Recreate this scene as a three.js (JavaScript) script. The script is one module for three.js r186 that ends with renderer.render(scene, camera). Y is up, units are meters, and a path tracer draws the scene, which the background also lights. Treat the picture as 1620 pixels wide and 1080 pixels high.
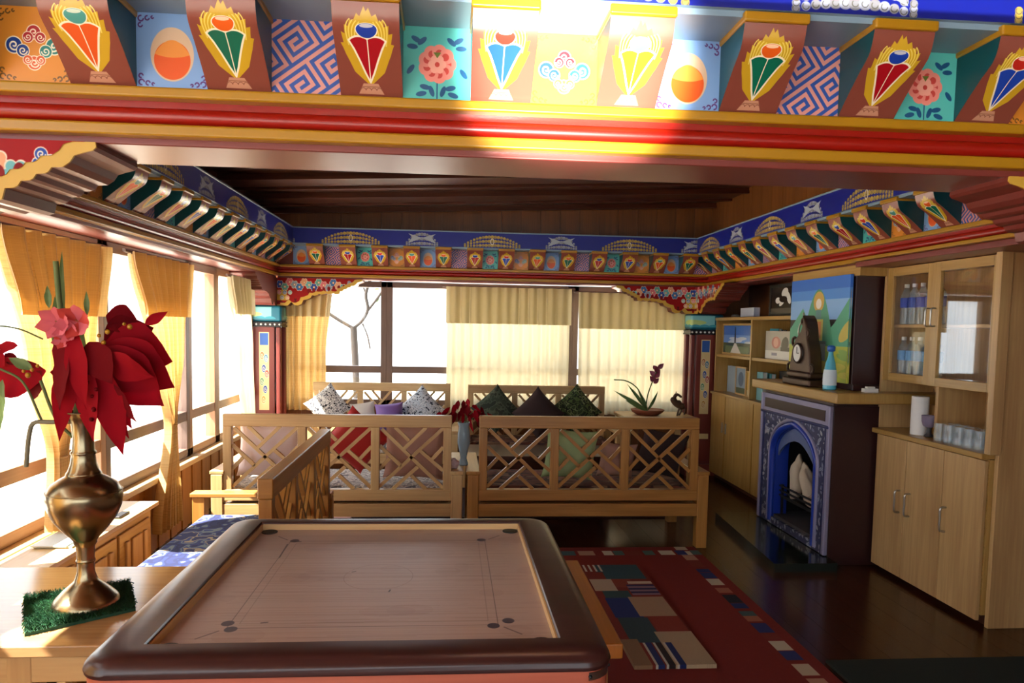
import * as THREE from 'three';
import { RoundedBoxGeometry } from 'three/addons/geometries/RoundedBoxGeometry.js';
import { mergeGeometries, toCreasedNormals } from 'three/addons/utils/BufferGeometryUtils.js';

// ---------------------------------------------------------------- camera, sky, sun, exposure
const scene = new THREE.Scene();
const camera = new THREE.PerspectiveCamera(2 * Math.atan(600.3 / 1191) * 180 / Math.PI, 1.5, 0.05, 200);
camera.position.set(0, 1.5, 0);
camera.rotation.set(-0.07074, -0.08233, 0.01873, 'YXZ');
camera.setViewOffset(1620, 1200.6, 0, 0, 1620, 1080);
scene.background = new THREE.Color(0.86, 0.94, 1.0);
scene.backgroundIntensity = 1.0;
const renderer = new THREE.WebGLRenderer();
renderer.toneMapping = THREE.LinearToneMapping;
renderer.toneMappingExposure = 5.1;
renderer.shadowMap.enabled = true;
const sun = new THREE.DirectionalLight(new THREE.Color(1, 0.93, 0.82), 9.0);
sun.position.set(-8, 12.0, 2.6);
sun.target.position.set(0, 0, -3);
sun.position.add(sun.target.position);
sun.castShadow = true;
Object.assign(sun.shadow.camera, { left: -9, right: 9, top: 9, bottom: -9, near: 0.5, far: 40 });
sun.shadow.mapSize.set(2048, 2048);
scene.add(sun, sun.target);

// added spot lamp for the sun patch on the big beam; real source unseen
const glintStandIn = new THREE.SpotLight(new THREE.Color(1, 0.95, 0.85), 430, 0, 0.05, 0.6, 2);
glintStandIn.position.set(-0.45, 0.35, 4.4); glintStandIn.target.position.set(0.3, 2.15, -1.88); glintStandIn.castShadow = true;
scene.add(glintStandIn, glintStandIn.target);

// ---------------------------------------------------------------- helpers
let seed = 7;
const rnd = () => { seed = (seed * 1664525 + 1013904223) % 4294967296; return seed / 4294967296; };
const rr = (a, b) => a + (b - a) * rnd();
const taken = new Map();
function numbered(n) { const k = taken.get(n) || 0; taken.set(n, k + 1); return k ? `${n}_${String(k).padStart(3, '0')}` : n; }
function mesh(name, geo, mat, parent) {
  const m = new THREE.Mesh(geo, mat);
  m.castShadow = m.receiveShadow = true;
  m.name = parent === scene ? numbered(name) : name;
  parent.add(m);
  return m;
}
function thing(name, label, category, pos = [0, 0, 0], turn = 0, group) {
  const g = new THREE.Group();
  g.name = numbered(name); g.position.set(...pos); g.rotation.y = turn;
  g.userData = { label, category };
  if (group) g.userData.group = group;
  scene.add(g);
  return g;
}
function single(name, geo, mat, label, category, group) {
  const m = mesh(name, geo, mat, scene);
  m.userData = { label, category };
  if (group) m.userData.group = group;
  return m;
}
function struct(name, label) {
  const g = new THREE.Group(); g.name = name; g.userData = { kind: 'structure', label };
  scene.add(g); return g;
}
// uv in metres, v along the grain
function metric(geo, grain = -1, jitter = true) {
  const g = geo.index ? geo.toNonIndexed() : geo;
  g.computeBoundingBox();
  const s = new THREE.Vector3(); g.boundingBox.getSize(s);
  if (grain < 0) grain = s.x >= s.y && s.x >= s.z ? 0 : s.y >= s.z ? 1 : 2;
  const p = g.attributes.position, n = g.attributes.normal, uv = new Float32Array(p.count * 2);
  const ou = jitter ? rnd() * 3 : 0, ov = jitter ? rnd() * 3 : 0;
  for (let i = 0; i < p.count; i++) {
    const c = [p.getX(i), p.getY(i), p.getZ(i)], a = [Math.abs(n.getX(i)), Math.abs(n.getY(i)), Math.abs(n.getZ(i))];
    const f = a[0] >= a[1] && a[0] >= a[2] ? 0 : a[1] >= a[2] ? 1 : 2;
    const rest = [0, 1, 2].filter((k) => k !== f);
    const vA = f === grain ? rest[1] : grain, uA = rest.find((k) => k !== vA);
    uv[i * 2] = c[uA] + ou; uv[i * 2 + 1] = c[vA] + ov;
  }
  g.setAttribute('uv', new THREE.BufferAttribute(uv, 2));
  return g;
}
// box from min to max corner
function bx(x0, x1, y0, y1, z0, z1, r = 0, grain = -1) {
  const w = Math.abs(x1 - x0), h = Math.abs(y1 - y0), d = Math.abs(z1 - z0);
  const g = r ? new RoundedBoxGeometry(w, h, d, 2, Math.min(r, w / 2.01, h / 2.01, d / 2.01)) : new THREE.BoxGeometry(w, h, d);
  const q = metric(g, grain);
  q.translate((x0 + x1) / 2, (y0 + y1) / 2, (z0 + z1) / 2);
  return q;
}
// bar between two points in a plane z = zc (x,y), of width w and depth d
function bar(x0, y0, x1, y1, w, d, zc = 0) {
  const L = Math.hypot(x1 - x0, y1 - y0);
  const g = metric(new THREE.BoxGeometry(w, L, d), 1);
  g.rotateZ(Math.atan2(y1 - y0, x1 - x0) - Math.PI / 2);
  g.translate((x0 + x1) / 2, (y0 + y1) / 2, zc);
  return g;
}
function clean(list) {
  return list.map((g) => { const q = g.index ? g.toNonIndexed() : g.clone(); for (const k of Object.keys(q.attributes)) if (!['position', 'normal', 'uv'].includes(k)) q.deleteAttribute(k); return q; });
}
const merge = (list) => mergeGeometries(clean(list));
function lathe(pts, seg = 24) { const g = new THREE.LatheGeometry(pts.map((p) => new THREE.Vector2(p[0], p[1])), seg); return g; }
function tube(pts, r, seg = 16, rad = 6) { return new THREE.TubeGeometry(new THREE.CatmullRomCurve3(pts.map((p) => new THREE.Vector3(...p))), seg, r, rad); }
function grid(nu, nv, f) {   // parametric sheet
  const P = [], U = [], I = [];
  for (let j = 0; j <= nv; j++) for (let i = 0; i <= nu; i++) { const u = i / nu, v = j / nv; P.push(...f(u, v)); U.push(u, v); }
  for (let j = 0; j < nv; j++) for (let i = 0; i < nu; i++) { const a = j * (nu + 1) + i, b = a + 1, c = a + nu + 1, d = c + 1; I.push(a, b, d, a, d, c); }
  const g = new THREE.BufferGeometry();
  g.setAttribute('position', new THREE.Float32BufferAttribute(P, 3)); g.setAttribute('uv', new THREE.Float32BufferAttribute(U, 2)); g.setIndex(I);
  g.computeVertexNormals();
  return g;
}
function extrude(shape, depth, bevel = 0, seg = 10) {
  return new THREE.ExtrudeGeometry(shape, { depth, bevelEnabled: bevel > 0, bevelSize: bevel, bevelThickness: bevel, bevelSegments: 2, curveSegments: seg });
}
function pillow(w, h, t) {   // plump square cushion standing in the xy plane
  const N = 14, f = (s) => (u, v) => {
    const a = u * 2 - 1, b = v * 2 - 1, e = Math.pow(Math.max(0, (1 - a * a) * (1 - b * b)), 0.42);
    const pin = 1 - 0.09 * (1 - Math.pow(Math.abs(a), 3)) * Math.pow(Math.abs(b), 2), pin2 = 1 - 0.09 * (1 - Math.pow(Math.abs(b), 3)) * Math.pow(Math.abs(a), 2);
    return [a * w / 2 * pin2, b * h / 2 * pin, s * (t / 2 * e + 0.004)];
  };
  const A = grid(N, N, f(1)), B = grid(N, N, (u, v) => f(-1)(1 - u, v));
  return merge([A, B]);
}

// ---------------------------------------------------------------- textures
function valueNoise(w, h, cx, cy, sd) {   // periodic value noise on a cx * cy lattice
  let s = sd; const R = () => { s = (s * 1664525 + 1013904223) % 4294967296; return s / 4294967296; };
  const L = new Float32Array(cx * cy).map(R), out = new Float32Array(w * h), sm = (t) => t * t * (3 - 2 * t);
  for (let y = 0; y < h; y++) { const fy = y / h * cy, y0 = Math.floor(fy), ty = sm(fy - y0), a = (y0 % cy) * cx, b = ((y0 + 1) % cy) * cx;
    for (let x = 0; x < w; x++) { const fx = x / w * cx, x0 = Math.floor(fx), tx = sm(fx - x0), i = x0 % cx, j = (x0 + 1) % cx;
      out[y * w + x] = (L[a + i] * (1 - tx) + L[a + j] * tx) * (1 - ty) + (L[b + i] * (1 - tx) + L[b + j] * tx) * ty; } }
  return out;
}
const hex = (h) => [1, 3, 5].map((k) => parseInt(h.slice(k, k + 2), 16));
function finish(t, sx = 1, sy = 1) { t.wrapS = t.wrapT = THREE.RepeatWrapping; t.magFilter = THREE.LinearFilter; t.minFilter = THREE.LinearMipmapLinearFilter; t.colorSpace = THREE.SRGBColorSpace; t.repeat.set(sx, sy); t.needsUpdate = true; return t; }
function woodTex(sd, light, dark, fine = 60, mid = 14, W = 256, H = 512) {   // 1 tile = 0.5 m across, 1 m along
  const a = valueNoise(W, H, fine, 5, sd), b = valueNoise(W, H, mid, 3, sd + 9), c = valueNoise(W, H, 5, 2, sd + 21), e = valueNoise(W, H, 128, 16, sd + 33);
  const l = hex(light), d = hex(dark), D = new Uint8Array(W * H * 4);
  for (let i = 0; i < W * H; i++) { const t = Math.min(1, Math.max(0, 0.3 * a[i] + 0.34 * b[i] + 0.26 * c[i] + 0.14 * e[i])); for (let k = 0; k < 3; k++) D[i * 4 + k] = d[k] + (l[k] - d[k]) * t; D[i * 4 + 3] = 255; }
  return finish(new THREE.DataTexture(D, W, H), 2, 1);
}
function mottle(sd, cols, cells, W = 256, H = 256) {   // blotchy print from thresholded noise
  const a = valueNoise(W, H, cells, cells, sd), b = valueNoise(W, H, cells * 2, cells * 2, sd + 5), D = new Uint8Array(W * H * 4), C = cols.map(hex);
  for (let i = 0; i < W * H; i++) { const t = Math.min(0.999, Math.max(0, (0.62 * a[i] + 0.38 * b[i] - 0.5) * 1.75 + 0.5)), c = C[Math.floor(t * C.length)]; D[i * 4] = c[0]; D[i * 4 + 1] = c[1]; D[i * 4 + 2] = c[2]; D[i * 4 + 3] = 255; }
  return finish(new THREE.DataTexture(D, W, H));
}
function paint(W, H, draw) { const c = document.createElement('canvas'); c.width = W; c.height = H; const x = c.getContext('2d'); draw(x, W, H); const t = new THREE.CanvasTexture(c); finish(t); t.wrapS = t.wrapT = THREE.ClampToEdgeWrapping; return t; }
const M = {};
const std = (o) => new THREE.MeshStandardMaterial({ roughness: 0.6, side: THREE.DoubleSide, ...o });
const phys = (o) => new THREE.MeshPhysicalMaterial({ roughness: 0.6, side: THREE.DoubleSide, ...o });
const pineT = woodTex(11, '#d6b27a', '#a98152'), pineB = woodTex(47, '#e2c692', '#bd9460');
M.pine = phys({ map: pineT, roughness: 0.38 });
M.pineLight = phys({ map: pineB, roughness: 0.4 });
M.oak = phys({ map: woodTex(91, '#cda764', '#a07a3c'), roughness: 0.32 });
M.honey = phys({ map: woodTex(95, '#c08a46', '#8c5c28'), roughness: 0.32 });
M.darkwood = phys({ map: woodTex(23, '#5d2f1e', '#34170e'), roughness: 0.3 });
M.panel = phys({ map: woodTex(61, '#8a5428', '#5e3418'), roughness: 0.32 });
M.floor = phys({ map: woodTex(77, '#57301c', '#321509'), roughness: 0.2 });
M.frame = phys({ map: woodTex(83, '#7d675e', '#5c4840'), roughness: 0.45 });  // frame wood greyed and lightened to carry the window glow
M.frameSunlit = phys({ map: woodTex(84, '#b08a6a', '#8a6448'), roughness: 0.45 });  // paler copy of the frame wood, sun and bloom put into the colour
M.wains = phys({ map: woodTex(87, '#c98a3e', '#8e561f'), roughness: 0.4 });  // board colour brightened to imitate the orange glow below the side windows
M.maroon = phys({ color: '#7a342e', roughness: 0.34 });
M.maroonDark = phys({ color: '#33181a', roughness: 0.35 });
M.corbel = phys({ color: '#86463a', roughness: 0.25 });
M.yellow = phys({ color: '#a97a14', roughness: 0.3 });
M.red = phys({ color: '#96150b', roughness: 0.28 });
M.teal = phys({ color: '#0e4750', roughness: 0.35 });
M.greyblue = phys({ color: '#7f97ad', roughness: 0.35 });
M.white = std({ color: '#e8e6e0' });
M.black = std({ color: '#141213', roughness: 0.5 });
M.steel = phys({ color: '#b9b6b0', metalness: 1, roughness: 0.28 });
M.brass = phys({ color: '#948568', metalness: 1, roughness: 0.27, bumpMap: mottle(5, ['#707070', '#808080', '#909090', '#a0a0a0'], 24), bumpScale: 0.0006 });
M.glass = phys({ color: '#ffffff', transmission: 1, thickness: 0, roughness: 0.02, ior: 1.5 });
M.plaster = std({ color: '#d8cdb8', roughness: 0.9 });
M.leafGreen = phys({ color: '#4e6a32', roughness: 0.6 });

// ---------------------------------------------------------------- painted motifs
const JEWELS = [['#e0571c', '#4e9a94'], ['#0f6a54', '#e2601e'], ['#a81420', '#1e3fa6'], ['#1f45b4', '#c02a20']];   // orange, green, red, blue
function jewelTex([body, ball]) {
  return paint(256, 384, (c, W, H) => {
    c.fillStyle = '#86463a'; c.fillRect(0, 0, W, H);
    c.translate(W / 2, 0);
    c.fillStyle = '#c9a227'; c.beginPath(); c.moveTo(0, 330);
    const fl = [[-60, 285], [-88, 240], [-104, 205], [-92, 205], [-98, 165], [-84, 172], [-84, 130], [-70, 138], [-62, 96], [-50, 108], [-36, 60], [-24, 78], [-8, 22], [0, 50], [10, 30], [22, 76], [38, 62], [48, 106], [64, 98], [68, 136], [86, 128], [84, 170], [100, 166], [92, 206], [104, 208], [88, 242], [60, 286]];
    for (const [x, y] of fl) c.lineTo(x, y); c.fill();
    c.strokeStyle = '#e6cf62'; c.lineWidth = 5; for (const s of [-1, 1]) for (let k = 0; k < 4; k++) { c.beginPath(); c.moveTo(s * (30 + k * 14), 250 - k * 12); c.quadraticCurveTo(s * (66 + k * 8), 190 - k * 18, s * (26 + k * 12), 110 - k * 6); c.stroke(); }
    c.fillStyle = body; c.strokeStyle = '#f4ead2'; c.lineWidth = 7; c.lineJoin = 'round';
    c.beginPath(); c.moveTo(-72, 196); c.quadraticCurveTo(-40, 168, 0, 190); c.quadraticCurveTo(40, 168, 72, 196); c.lineTo(0, 318); c.closePath(); c.fill(); c.stroke();
    c.lineWidth = 4; c.beginPath(); c.moveTo(0, 190); c.lineTo(0, 312); c.stroke();
    c.fillStyle = ball; c.beginPath(); c.ellipse(0, 152, 42, 36, 0, 0, 7); c.fill(); c.lineWidth = 4; c.stroke();
    c.fillStyle = 'rgba(255,245,225,0.7)'; c.beginPath(); c.ellipse(0, 132, 26, 11, 0, 0, 7); c.fill();
    c.fillStyle = '#c58f76'; c.beginPath(); c.moveTo(-30, 322); c.lineTo(30, 322); c.lineTo(52, 368); c.lineTo(-52, 368); c.fill();
    c.strokeStyle = '#8d5c4a'; c.lineWidth = 3; for (let k = 0; k < 4; k++) { c.beginPath(); c.arc(-33 + k * 22, 352, 11, Math.PI, 0); c.stroke(); } c.beginPath(); c.moveTo(-36, 336); c.lineTo(36, 336); c.stroke();
  });
}
function curl(c, x, y, r, col, flip = 1) {
  c.fillStyle = '#f3e8d2'; c.beginPath(); c.arc(x, y, r * 1.16, 0, 7); c.fill();
  c.fillStyle = col; c.beginPath(); c.arc(x, y, r, 0, 7); c.fill();
  c.strokeStyle = '#f3e8d2'; c.lineWidth = r * 0.22; c.beginPath(); for (let a = 0; a < 9; a += 0.2) { const q = r * (0.75 - a * 0.075); c.lineTo(x + flip * Math.cos(a) * q, y + Math.sin(a) * q); } c.stroke();
}
function scrollCorner(c, x, y, sx, sy, col) { c.save(); c.translate(x, y); c.scale(sx, sy); c.strokeStyle = col; c.lineWidth = 5; for (const [a, b, r] of [[14, 14, 9], [36, 12, 7], [12, 36, 7], [54, 9, 4]]) { c.beginPath(); c.arc(a, b, r, 0, 5); c.stroke(); } c.restore(); }
const NICHES = [
  paint(256, 256, (c, W, H) => {   // cloud on orange
    c.fillStyle = '#d8882e'; c.fillRect(0, 0, W, H);
    for (const [x, y, a, b] of [[6, 6, 1, 1], [250, 6, -1, 1], [6, 250, 1, -1], [250, 250, -1, -1]]) scrollCorner(c, x, y, a, b, '#6d4a20');
    for (const [x, y, r, k, f] of [[60, 130, 26, '#1c3d8c', 1], [90, 148, 20, '#1c3d8c', 1], [196, 130, 26, '#1f7d78', -1], [168, 148, 20, '#1f7d78', -1], [128, 84, 22, '#b01a24', 1], [108, 102, 17, '#b01a24', -1], [150, 102, 17, '#b01a24', 1], [128, 188, 22, '#dc5a2a', 1], [106, 178, 15, '#dc5a2a', 1], [150, 178, 15, '#dc5a2a', -1]]) curl(c, x, y, r, k, f);
  }),
  paint(256, 256, (c, W, H) => {   // orange disc on light blue
    c.fillStyle = '#7ea3d8'; c.fillRect(0, 0, W, H);
    for (const [x, y, a, b] of [[6, 6, 1, 1], [250, 6, -1, 1], [6, 250, 1, -1], [250, 250, -1, -1]]) scrollCorner(c, x, y, a, b, '#5b2f72');
    c.fillStyle = '#d9b79a'; c.beginPath(); c.ellipse(128, 138, 76, 92, 0, 0, 7); c.fill();
    c.fillStyle = '#e0571a'; c.beginPath(); c.ellipse(128, 158, 64, 66, 0, 0, 7); c.fill();
    c.fillStyle = '#e88f3c'; c.beginPath(); c.moveTo(66, 138); c.quadraticCurveTo(128, 40, 190, 138); c.quadraticCurveTo(128, 160, 66, 138); c.fill();
  }),
  paint(256, 256, (c, W, H) => {   // pink key fret on blue
    c.fillStyle = '#2f52a4'; c.fillRect(0, 0, W, H);
    c.translate(W / 2, H / 2); c.rotate(-0.62); c.fillStyle = '#d9938c';
    const F = ['##########', '.........#', '.#######.#', '.#.....#.#', '.#.###.#.#', '.#.#...#.#', '.#.#####.#', '.#.......#', '.#########', '..........'], q = 13.5;
    for (let i = -20; i < 20; i++) for (let j = -20; j < 20; j++) if (F[((j % 10) + 10) % 10][(((i + (Math.floor(j / 10) & 1 ? 5 : 0)) % 10) + 10) % 10] === '#') c.fillRect(i * q, j * q, q + 0.5, q + 0.5);
  }),
  paint(256, 256, (c, W, H) => {   // peony on turquoise
    c.fillStyle = '#55b9b4'; c.fillRect(0, 0, W, H);
    c.fillStyle = '#17507f'; for (const [x, y, a] of [[50, 45, 0.5], [36, 70, 0.1], [72, 50, -0.7], [180, 50, 0.7], [206, 46, -0.5], [216, 72, 0], [30, 150, -0.9], [226, 160, 0.9], [84, 210, 0.2], [70, 234, -0.2], [108, 224, 1.2], [150, 224, -1.2], [178, 212, -0.2], [188, 236, 0.3]]) { c.save(); c.translate(x, y); c.rotate(a); c.beginPath(); c.ellipse(0, 0, 20, 9, 0, 0, 7); c.fill(); c.restore(); }
    c.fillStyle = '#17507f'; c.fillRect(126, 180, 5, 70);
    for (let k = 0; k < 9; k++) { const a = k * 0.698; c.fillStyle = '#e88a80'; c.beginPath(); c.arc(128 + 44 * Math.cos(a), 128 + 42 * Math.sin(a), 27, 0, 7); c.fill(); c.fillStyle = '#c9423c'; c.beginPath(); c.arc(128 + 40 * Math.cos(a), 128 + 38 * Math.sin(a), 13, 0, 7); c.fill(); }
    for (let k = 0; k < 6; k++) { const a = k * 1.047; c.fillStyle = '#f0a596'; c.beginPath(); c.arc(128 + 20 * Math.cos(a), 130 + 20 * Math.sin(a), 14, 0, 7); c.fill(); }
    c.fillStyle = '#c9423c'; c.beginPath(); c.arc(128, 130, 9, 0, 7); c.fill(); c.fillStyle = '#6c7a2c'; c.beginPath(); c.moveTo(114, 88); c.lineTo(142, 88); c.lineTo(128, 108); c.fill();
  }),
].map((t) => phys({ map: t, roughness: 0.28 }));
const JEWELM = JEWELS.map((j) => phys({ map: jewelTex(j), roughness: 0.25 }));
const scrollBoard = paint(1024, 112, (c, W, H) => {   // 1.35 m of board: gold cloud in the middle, silver cross at the ends
  c.fillStyle = '#0c1a86'; c.fillRect(0, 0, W, H);
  const orn = (x, w, h, a, b, n) => { for (let k = 0; k < n; k++) { const t = k / (n - 1) * 2 - 1, hh = h * (1 - Math.pow(Math.abs(t), 2.2) * 0.72); for (let q = 0; q < 3; q++) { c.fillStyle = (k + q) & 1 ? a : b; c.beginPath(); c.arc(x + t * w, H - hh * (0.2 + q * 0.35), 13 - 5 * Math.abs(t), 0, 7); c.fill(); c.strokeStyle = '#4b4a3c'; c.lineWidth = 1.5; c.beginPath(); c.arc(x + t * w, H - hh * (0.2 + q * 0.35), 6, 0, 4); c.stroke(); } } };
  orn(512, 200, 92, '#c2a548', '#a89050', 19);
  c.strokeStyle = '#d8d2bc'; c.lineWidth = 6; c.beginPath(); c.ellipse(512, 66, 12, 22, 0, 0, 7); c.stroke();
  for (const x of [0, 1024]) { orn(x, 110, 100, '#9aa0b8', '#8a8c96', 13); c.fillStyle = '#aab4c4'; for (const s of [-1, 1]) { c.beginPath(); c.moveTo(x, 50); c.lineTo(x + s * 100, 18); c.lineTo(x + s * 70, 46); c.lineTo(x + s * 100, 92); c.fill(); } }
});
scrollBoard.wrapS = THREE.RepeatWrapping;
M.scroll = phys({ map: scrollBoard, roughness: 0.35 });

// ---------------------------------------------------------------- the room shell
const XL = -1.9, XR = 3.15, ZB = -7.8, ZF = 2.6, HEAD = 1.93;
const floor = struct('floor', 'dark glossy reddish brown wooden floor');
for (let k = 0; k < 36; k++) { const x = XL - 0.1 + k * 0.15; mesh('plank', bx(x, x + 0.1485, -0.1, 0, ZB - 0.1, ZF, 0), M.floor, floor); }

// ceiling of the coffer: dark boards running across, rising a little to one side
const ceiling = struct('ceiling', 'dark plank ceiling with stepped glossy boards');
const cy = (x) => 2.56 + (x - XL) * 0.043;
for (let k = 0; k < 15; k++) {
  const z0 = -8.0 + k * 0.42, d = (k & 1) ? 0.03 : 0, g = metric(new THREE.BoxGeometry(5.3, 0.05, 0.425), 0);
  g.rotateZ(0.043); g.translate(0.62, cy(0.62) + 0.03 + d, z0 + 0.21);
  mesh('plank', g, M.darkwood, ceiling);
  const b = metric(new THREE.BoxGeometry(5.3, 0.025, 0.035), 0); b.rotateZ(0.043); b.translate(0.62, cy(0.62) - 0.005, z0);
  mesh('batten', b, M.darkwood, ceiling);
}
for (let k = 0; k < 12; k++) mesh('plank', bx(-2.05, 3.3, 2.44, 2.5, -1.72 + k * 0.37, -1.72 + k * 0.37 + 0.366, 0), M.panel, ceiling);

// wall with openings is made of posts, sills and planks; windows are things of the setting
const wallL = struct('wall_left', 'low wall of upright wooden boards below the sunny side windows');
for (let z = ZB; z < ZF; z += 0.11) mesh('plank', bx(XL - 0.1, XL - (Math.round(z / 0.11) & 1 ? 0.0 : 0.008), 0, 0.46, z, Math.min(ZF, z + 0.106), 0, 1), M.wains, wallL);
mesh('backing', bx(XL - 0.15, XL - 0.1, 0, 0.46, ZB, ZF), M.plaster, wallL);
mesh('sill', bx(XL - 0.14, XL + 0.06, 0.46, 0.50, ZB, ZF, 0.008), M.pineLight, wallL);
const wallB = struct('wall_back', 'low back wall of boards below the curtained windows');
for (let x = XL; x < XR; x += 0.13) mesh('plank', bx(x, x + 0.127, 0, 0.62, ZB - 0.1, ZB, 0, 1), M.panel, wallB);
mesh('backing', bx(XL, XR, 0, 0.62, ZB - 0.14, ZB - 0.1), M.plaster, wallB);
mesh('backing', bx(XL - 0.1, XR, 2.3, 2.95, -7.8, -7.741), M.panel, wallB);
mesh('sill', bx(XL, 2.7, 0.62, 0.66, ZB - 0.12, ZB + 0.05, 0.008), M.frame, wallB);
mesh('upper_panel', bx(XL - 0.1, XR, 1.94, 2.42, ZB - 0.12, ZB - 0.0, 0), M.panel, wallB);
for (let x = XL; x < 2.9; x += 0.2) mesh('plank', bx(x, x + 0.197, 2.36, 2.56 + (x + 2) * 0.043, -7.74, -7.7, 0, 1), M.panel, wallB);
mesh('side_panel', bx(2.62, XR, 0, 2.0, ZB - 0.1, ZB, 0), M.panel, wallB);
const wallR = struct('wall_right', 'wood panelled side wall above and behind the cabinets');
mesh('panel', bx(XR, XR + 0.1, 0, 2.9, ZB - 0.1, ZF, 0), M.panel, wallR);
for (let z = -7.7; z < -2; z += 0.21) mesh('plank', bx(2.68, 2.72, 2.36, 2.82, z, z + 0.207, 0, 1), M.panel, wallR);
const wallF = struct('wall_front', 'plastered wall behind the viewer with a wide window opening');
mesh('lower', bx(XL - 0.1, XR, 0, 0.7, ZF, ZF + 0.12), M.plaster, wallF);
mesh('upper', bx(XL - 0.1, XR, 2.1, 2.5, ZF, ZF + 0.12), M.plaster, wallF);
mesh('side_panel', bx(2.3, XR, 0.7, 2.1, ZF, ZF + 0.12), M.plaster, wallF);
const wallUL = struct('trim_5', 'dark boards between the left cornice and the ceiling');
mesh('backing', bx(-1.9, -1.8, 2.3, 2.95, -7.8, -1.7), M.darkwood, wallUL);
for (let z = -7.7; z < -2; z += 0.21) mesh('plank', bx(-1.8, -1.76, 2.36, 2.62, z, z + 0.207, 0, 1), M.darkwood, wallUL);

// ---------------------------------------------------------------- windows
function windowUnit(n, label, a, b, y0, y1, transom, place, fm = M.frame) {   // local x from a to b, y0..y1
  const w = struct(`window_${n}`, label);
  mesh('frame', merge([bx(a, a + 0.06, y0, y1, -0.04, 0.04, 0.004), bx(b - 0.06, b, y0, y1, -0.04, 0.04, 0.004)]), fm, w);
  mesh('head_rail', bx(a, b, y1 - 0.06, y1, -0.04, 0.04, 0.004), fm, w);
  mesh('bottom_rail', bx(a, b, y0, y0 + 0.06, -0.04, 0.04, 0.004), fm, w);
  mesh('transom', bx(a, b, transom - 0.035, transom + 0.035, -0.035, 0.035, 0.004), fm, w);
  mesh('pane', bx(a + 0.06, b - 0.06, transom + 0.035, y1 - 0.06, -0.003, 0.003), M.glass, w);
  mesh('pane', bx(a + 0.06, b - 0.06, y0 + 0.06, transom - 0.035, -0.003, 0.003), M.glass, w);
  w.position.set(...place.pos); w.rotation.y = place.turn || 0;
  return w;
}
const zs = [2.55, 1.1, -0.26, -1.62, -2.98, -4.34, -5.70, -6.36, -7.5];
for (let k = 0; k < zs.length - 1; k++) windowUnit(k + 1, `tall brown framed window bay ${['far behind the viewer', 'behind the viewer', 'beside the viewer', 'beside the wooden table', 'beside the brass vase', 'between the two gathered golden curtains', 'narrow bay beside the gathered golden curtain', 'beside the painted corner pillar'][k]}`, -zs[k], -zs[k + 1], 0.50, HEAD, 0.80, { pos: [XL - 0.05, 0, 0], turn: Math.PI / 2 }, k === 5 ? M.frame : M.frameSunlit);
const xs = [-1.62, -0.655, 1.27, 2.6];
for (let k = 0; k < 3; k++) windowUnit(k + 9, ['back window with a bare tree outside', 'wide back window half covered by a cream curtain', 'back window behind the cream curtain by the red pillar'][k], xs[k], xs[k + 1], 0.66, HEAD, 1.03, { pos: [0, 0, ZB - 0.06] });
windowUnit(12, 'wide window in the wall behind the viewer', -1.9, 2.3, 0.7, 2.1, 1.0, { pos: [0, 0, ZF + 0.06] });

// ---------------------------------------------------------------- painted cornice beams
const OG = [[0.03, 2.06], [0.066, 2.092], [0.126, 2.14], [0.17, 2.172], [0.182, 2.196], [0.19, 2.225]];
const ogee = new THREE.CatmullRomCurve3(OG.map(([s, y]) => new THREE.Vector3(0, y, s)));
const OGP = ogee.getPoints(12);
const CW = 0.152;
const corbelSide = (() => { const s = new THREE.Shape(); s.moveTo(0, 2.06); for (const p of OGP) s.lineTo(p.z - 0.002, p.y); s.lineTo(0, 2.225); const g = new THREE.ExtrudeGeometry(s, { depth: CW, bevelEnabled: false, curveSegments: 4 }); g.rotateY(-Math.PI / 2); g.translate(CW / 2, 0, 0); return g; })();
const corbelFace = grid(1, 12, (u, v) => { const p = OGP[Math.round(v * 12)]; return [(u - 0.5) * CW, p.y, p.z]; });
const capG = bx(-CW / 2 - 0.004, CW / 2 + 0.004, 2.225, 2.249, 0.0, 0.2, 0.005);
const nicheG = (w) => { const g = new THREE.PlaneGeometry(w, 0.178); g.translate(0, 2.149, 0.03); return g; };
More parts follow.
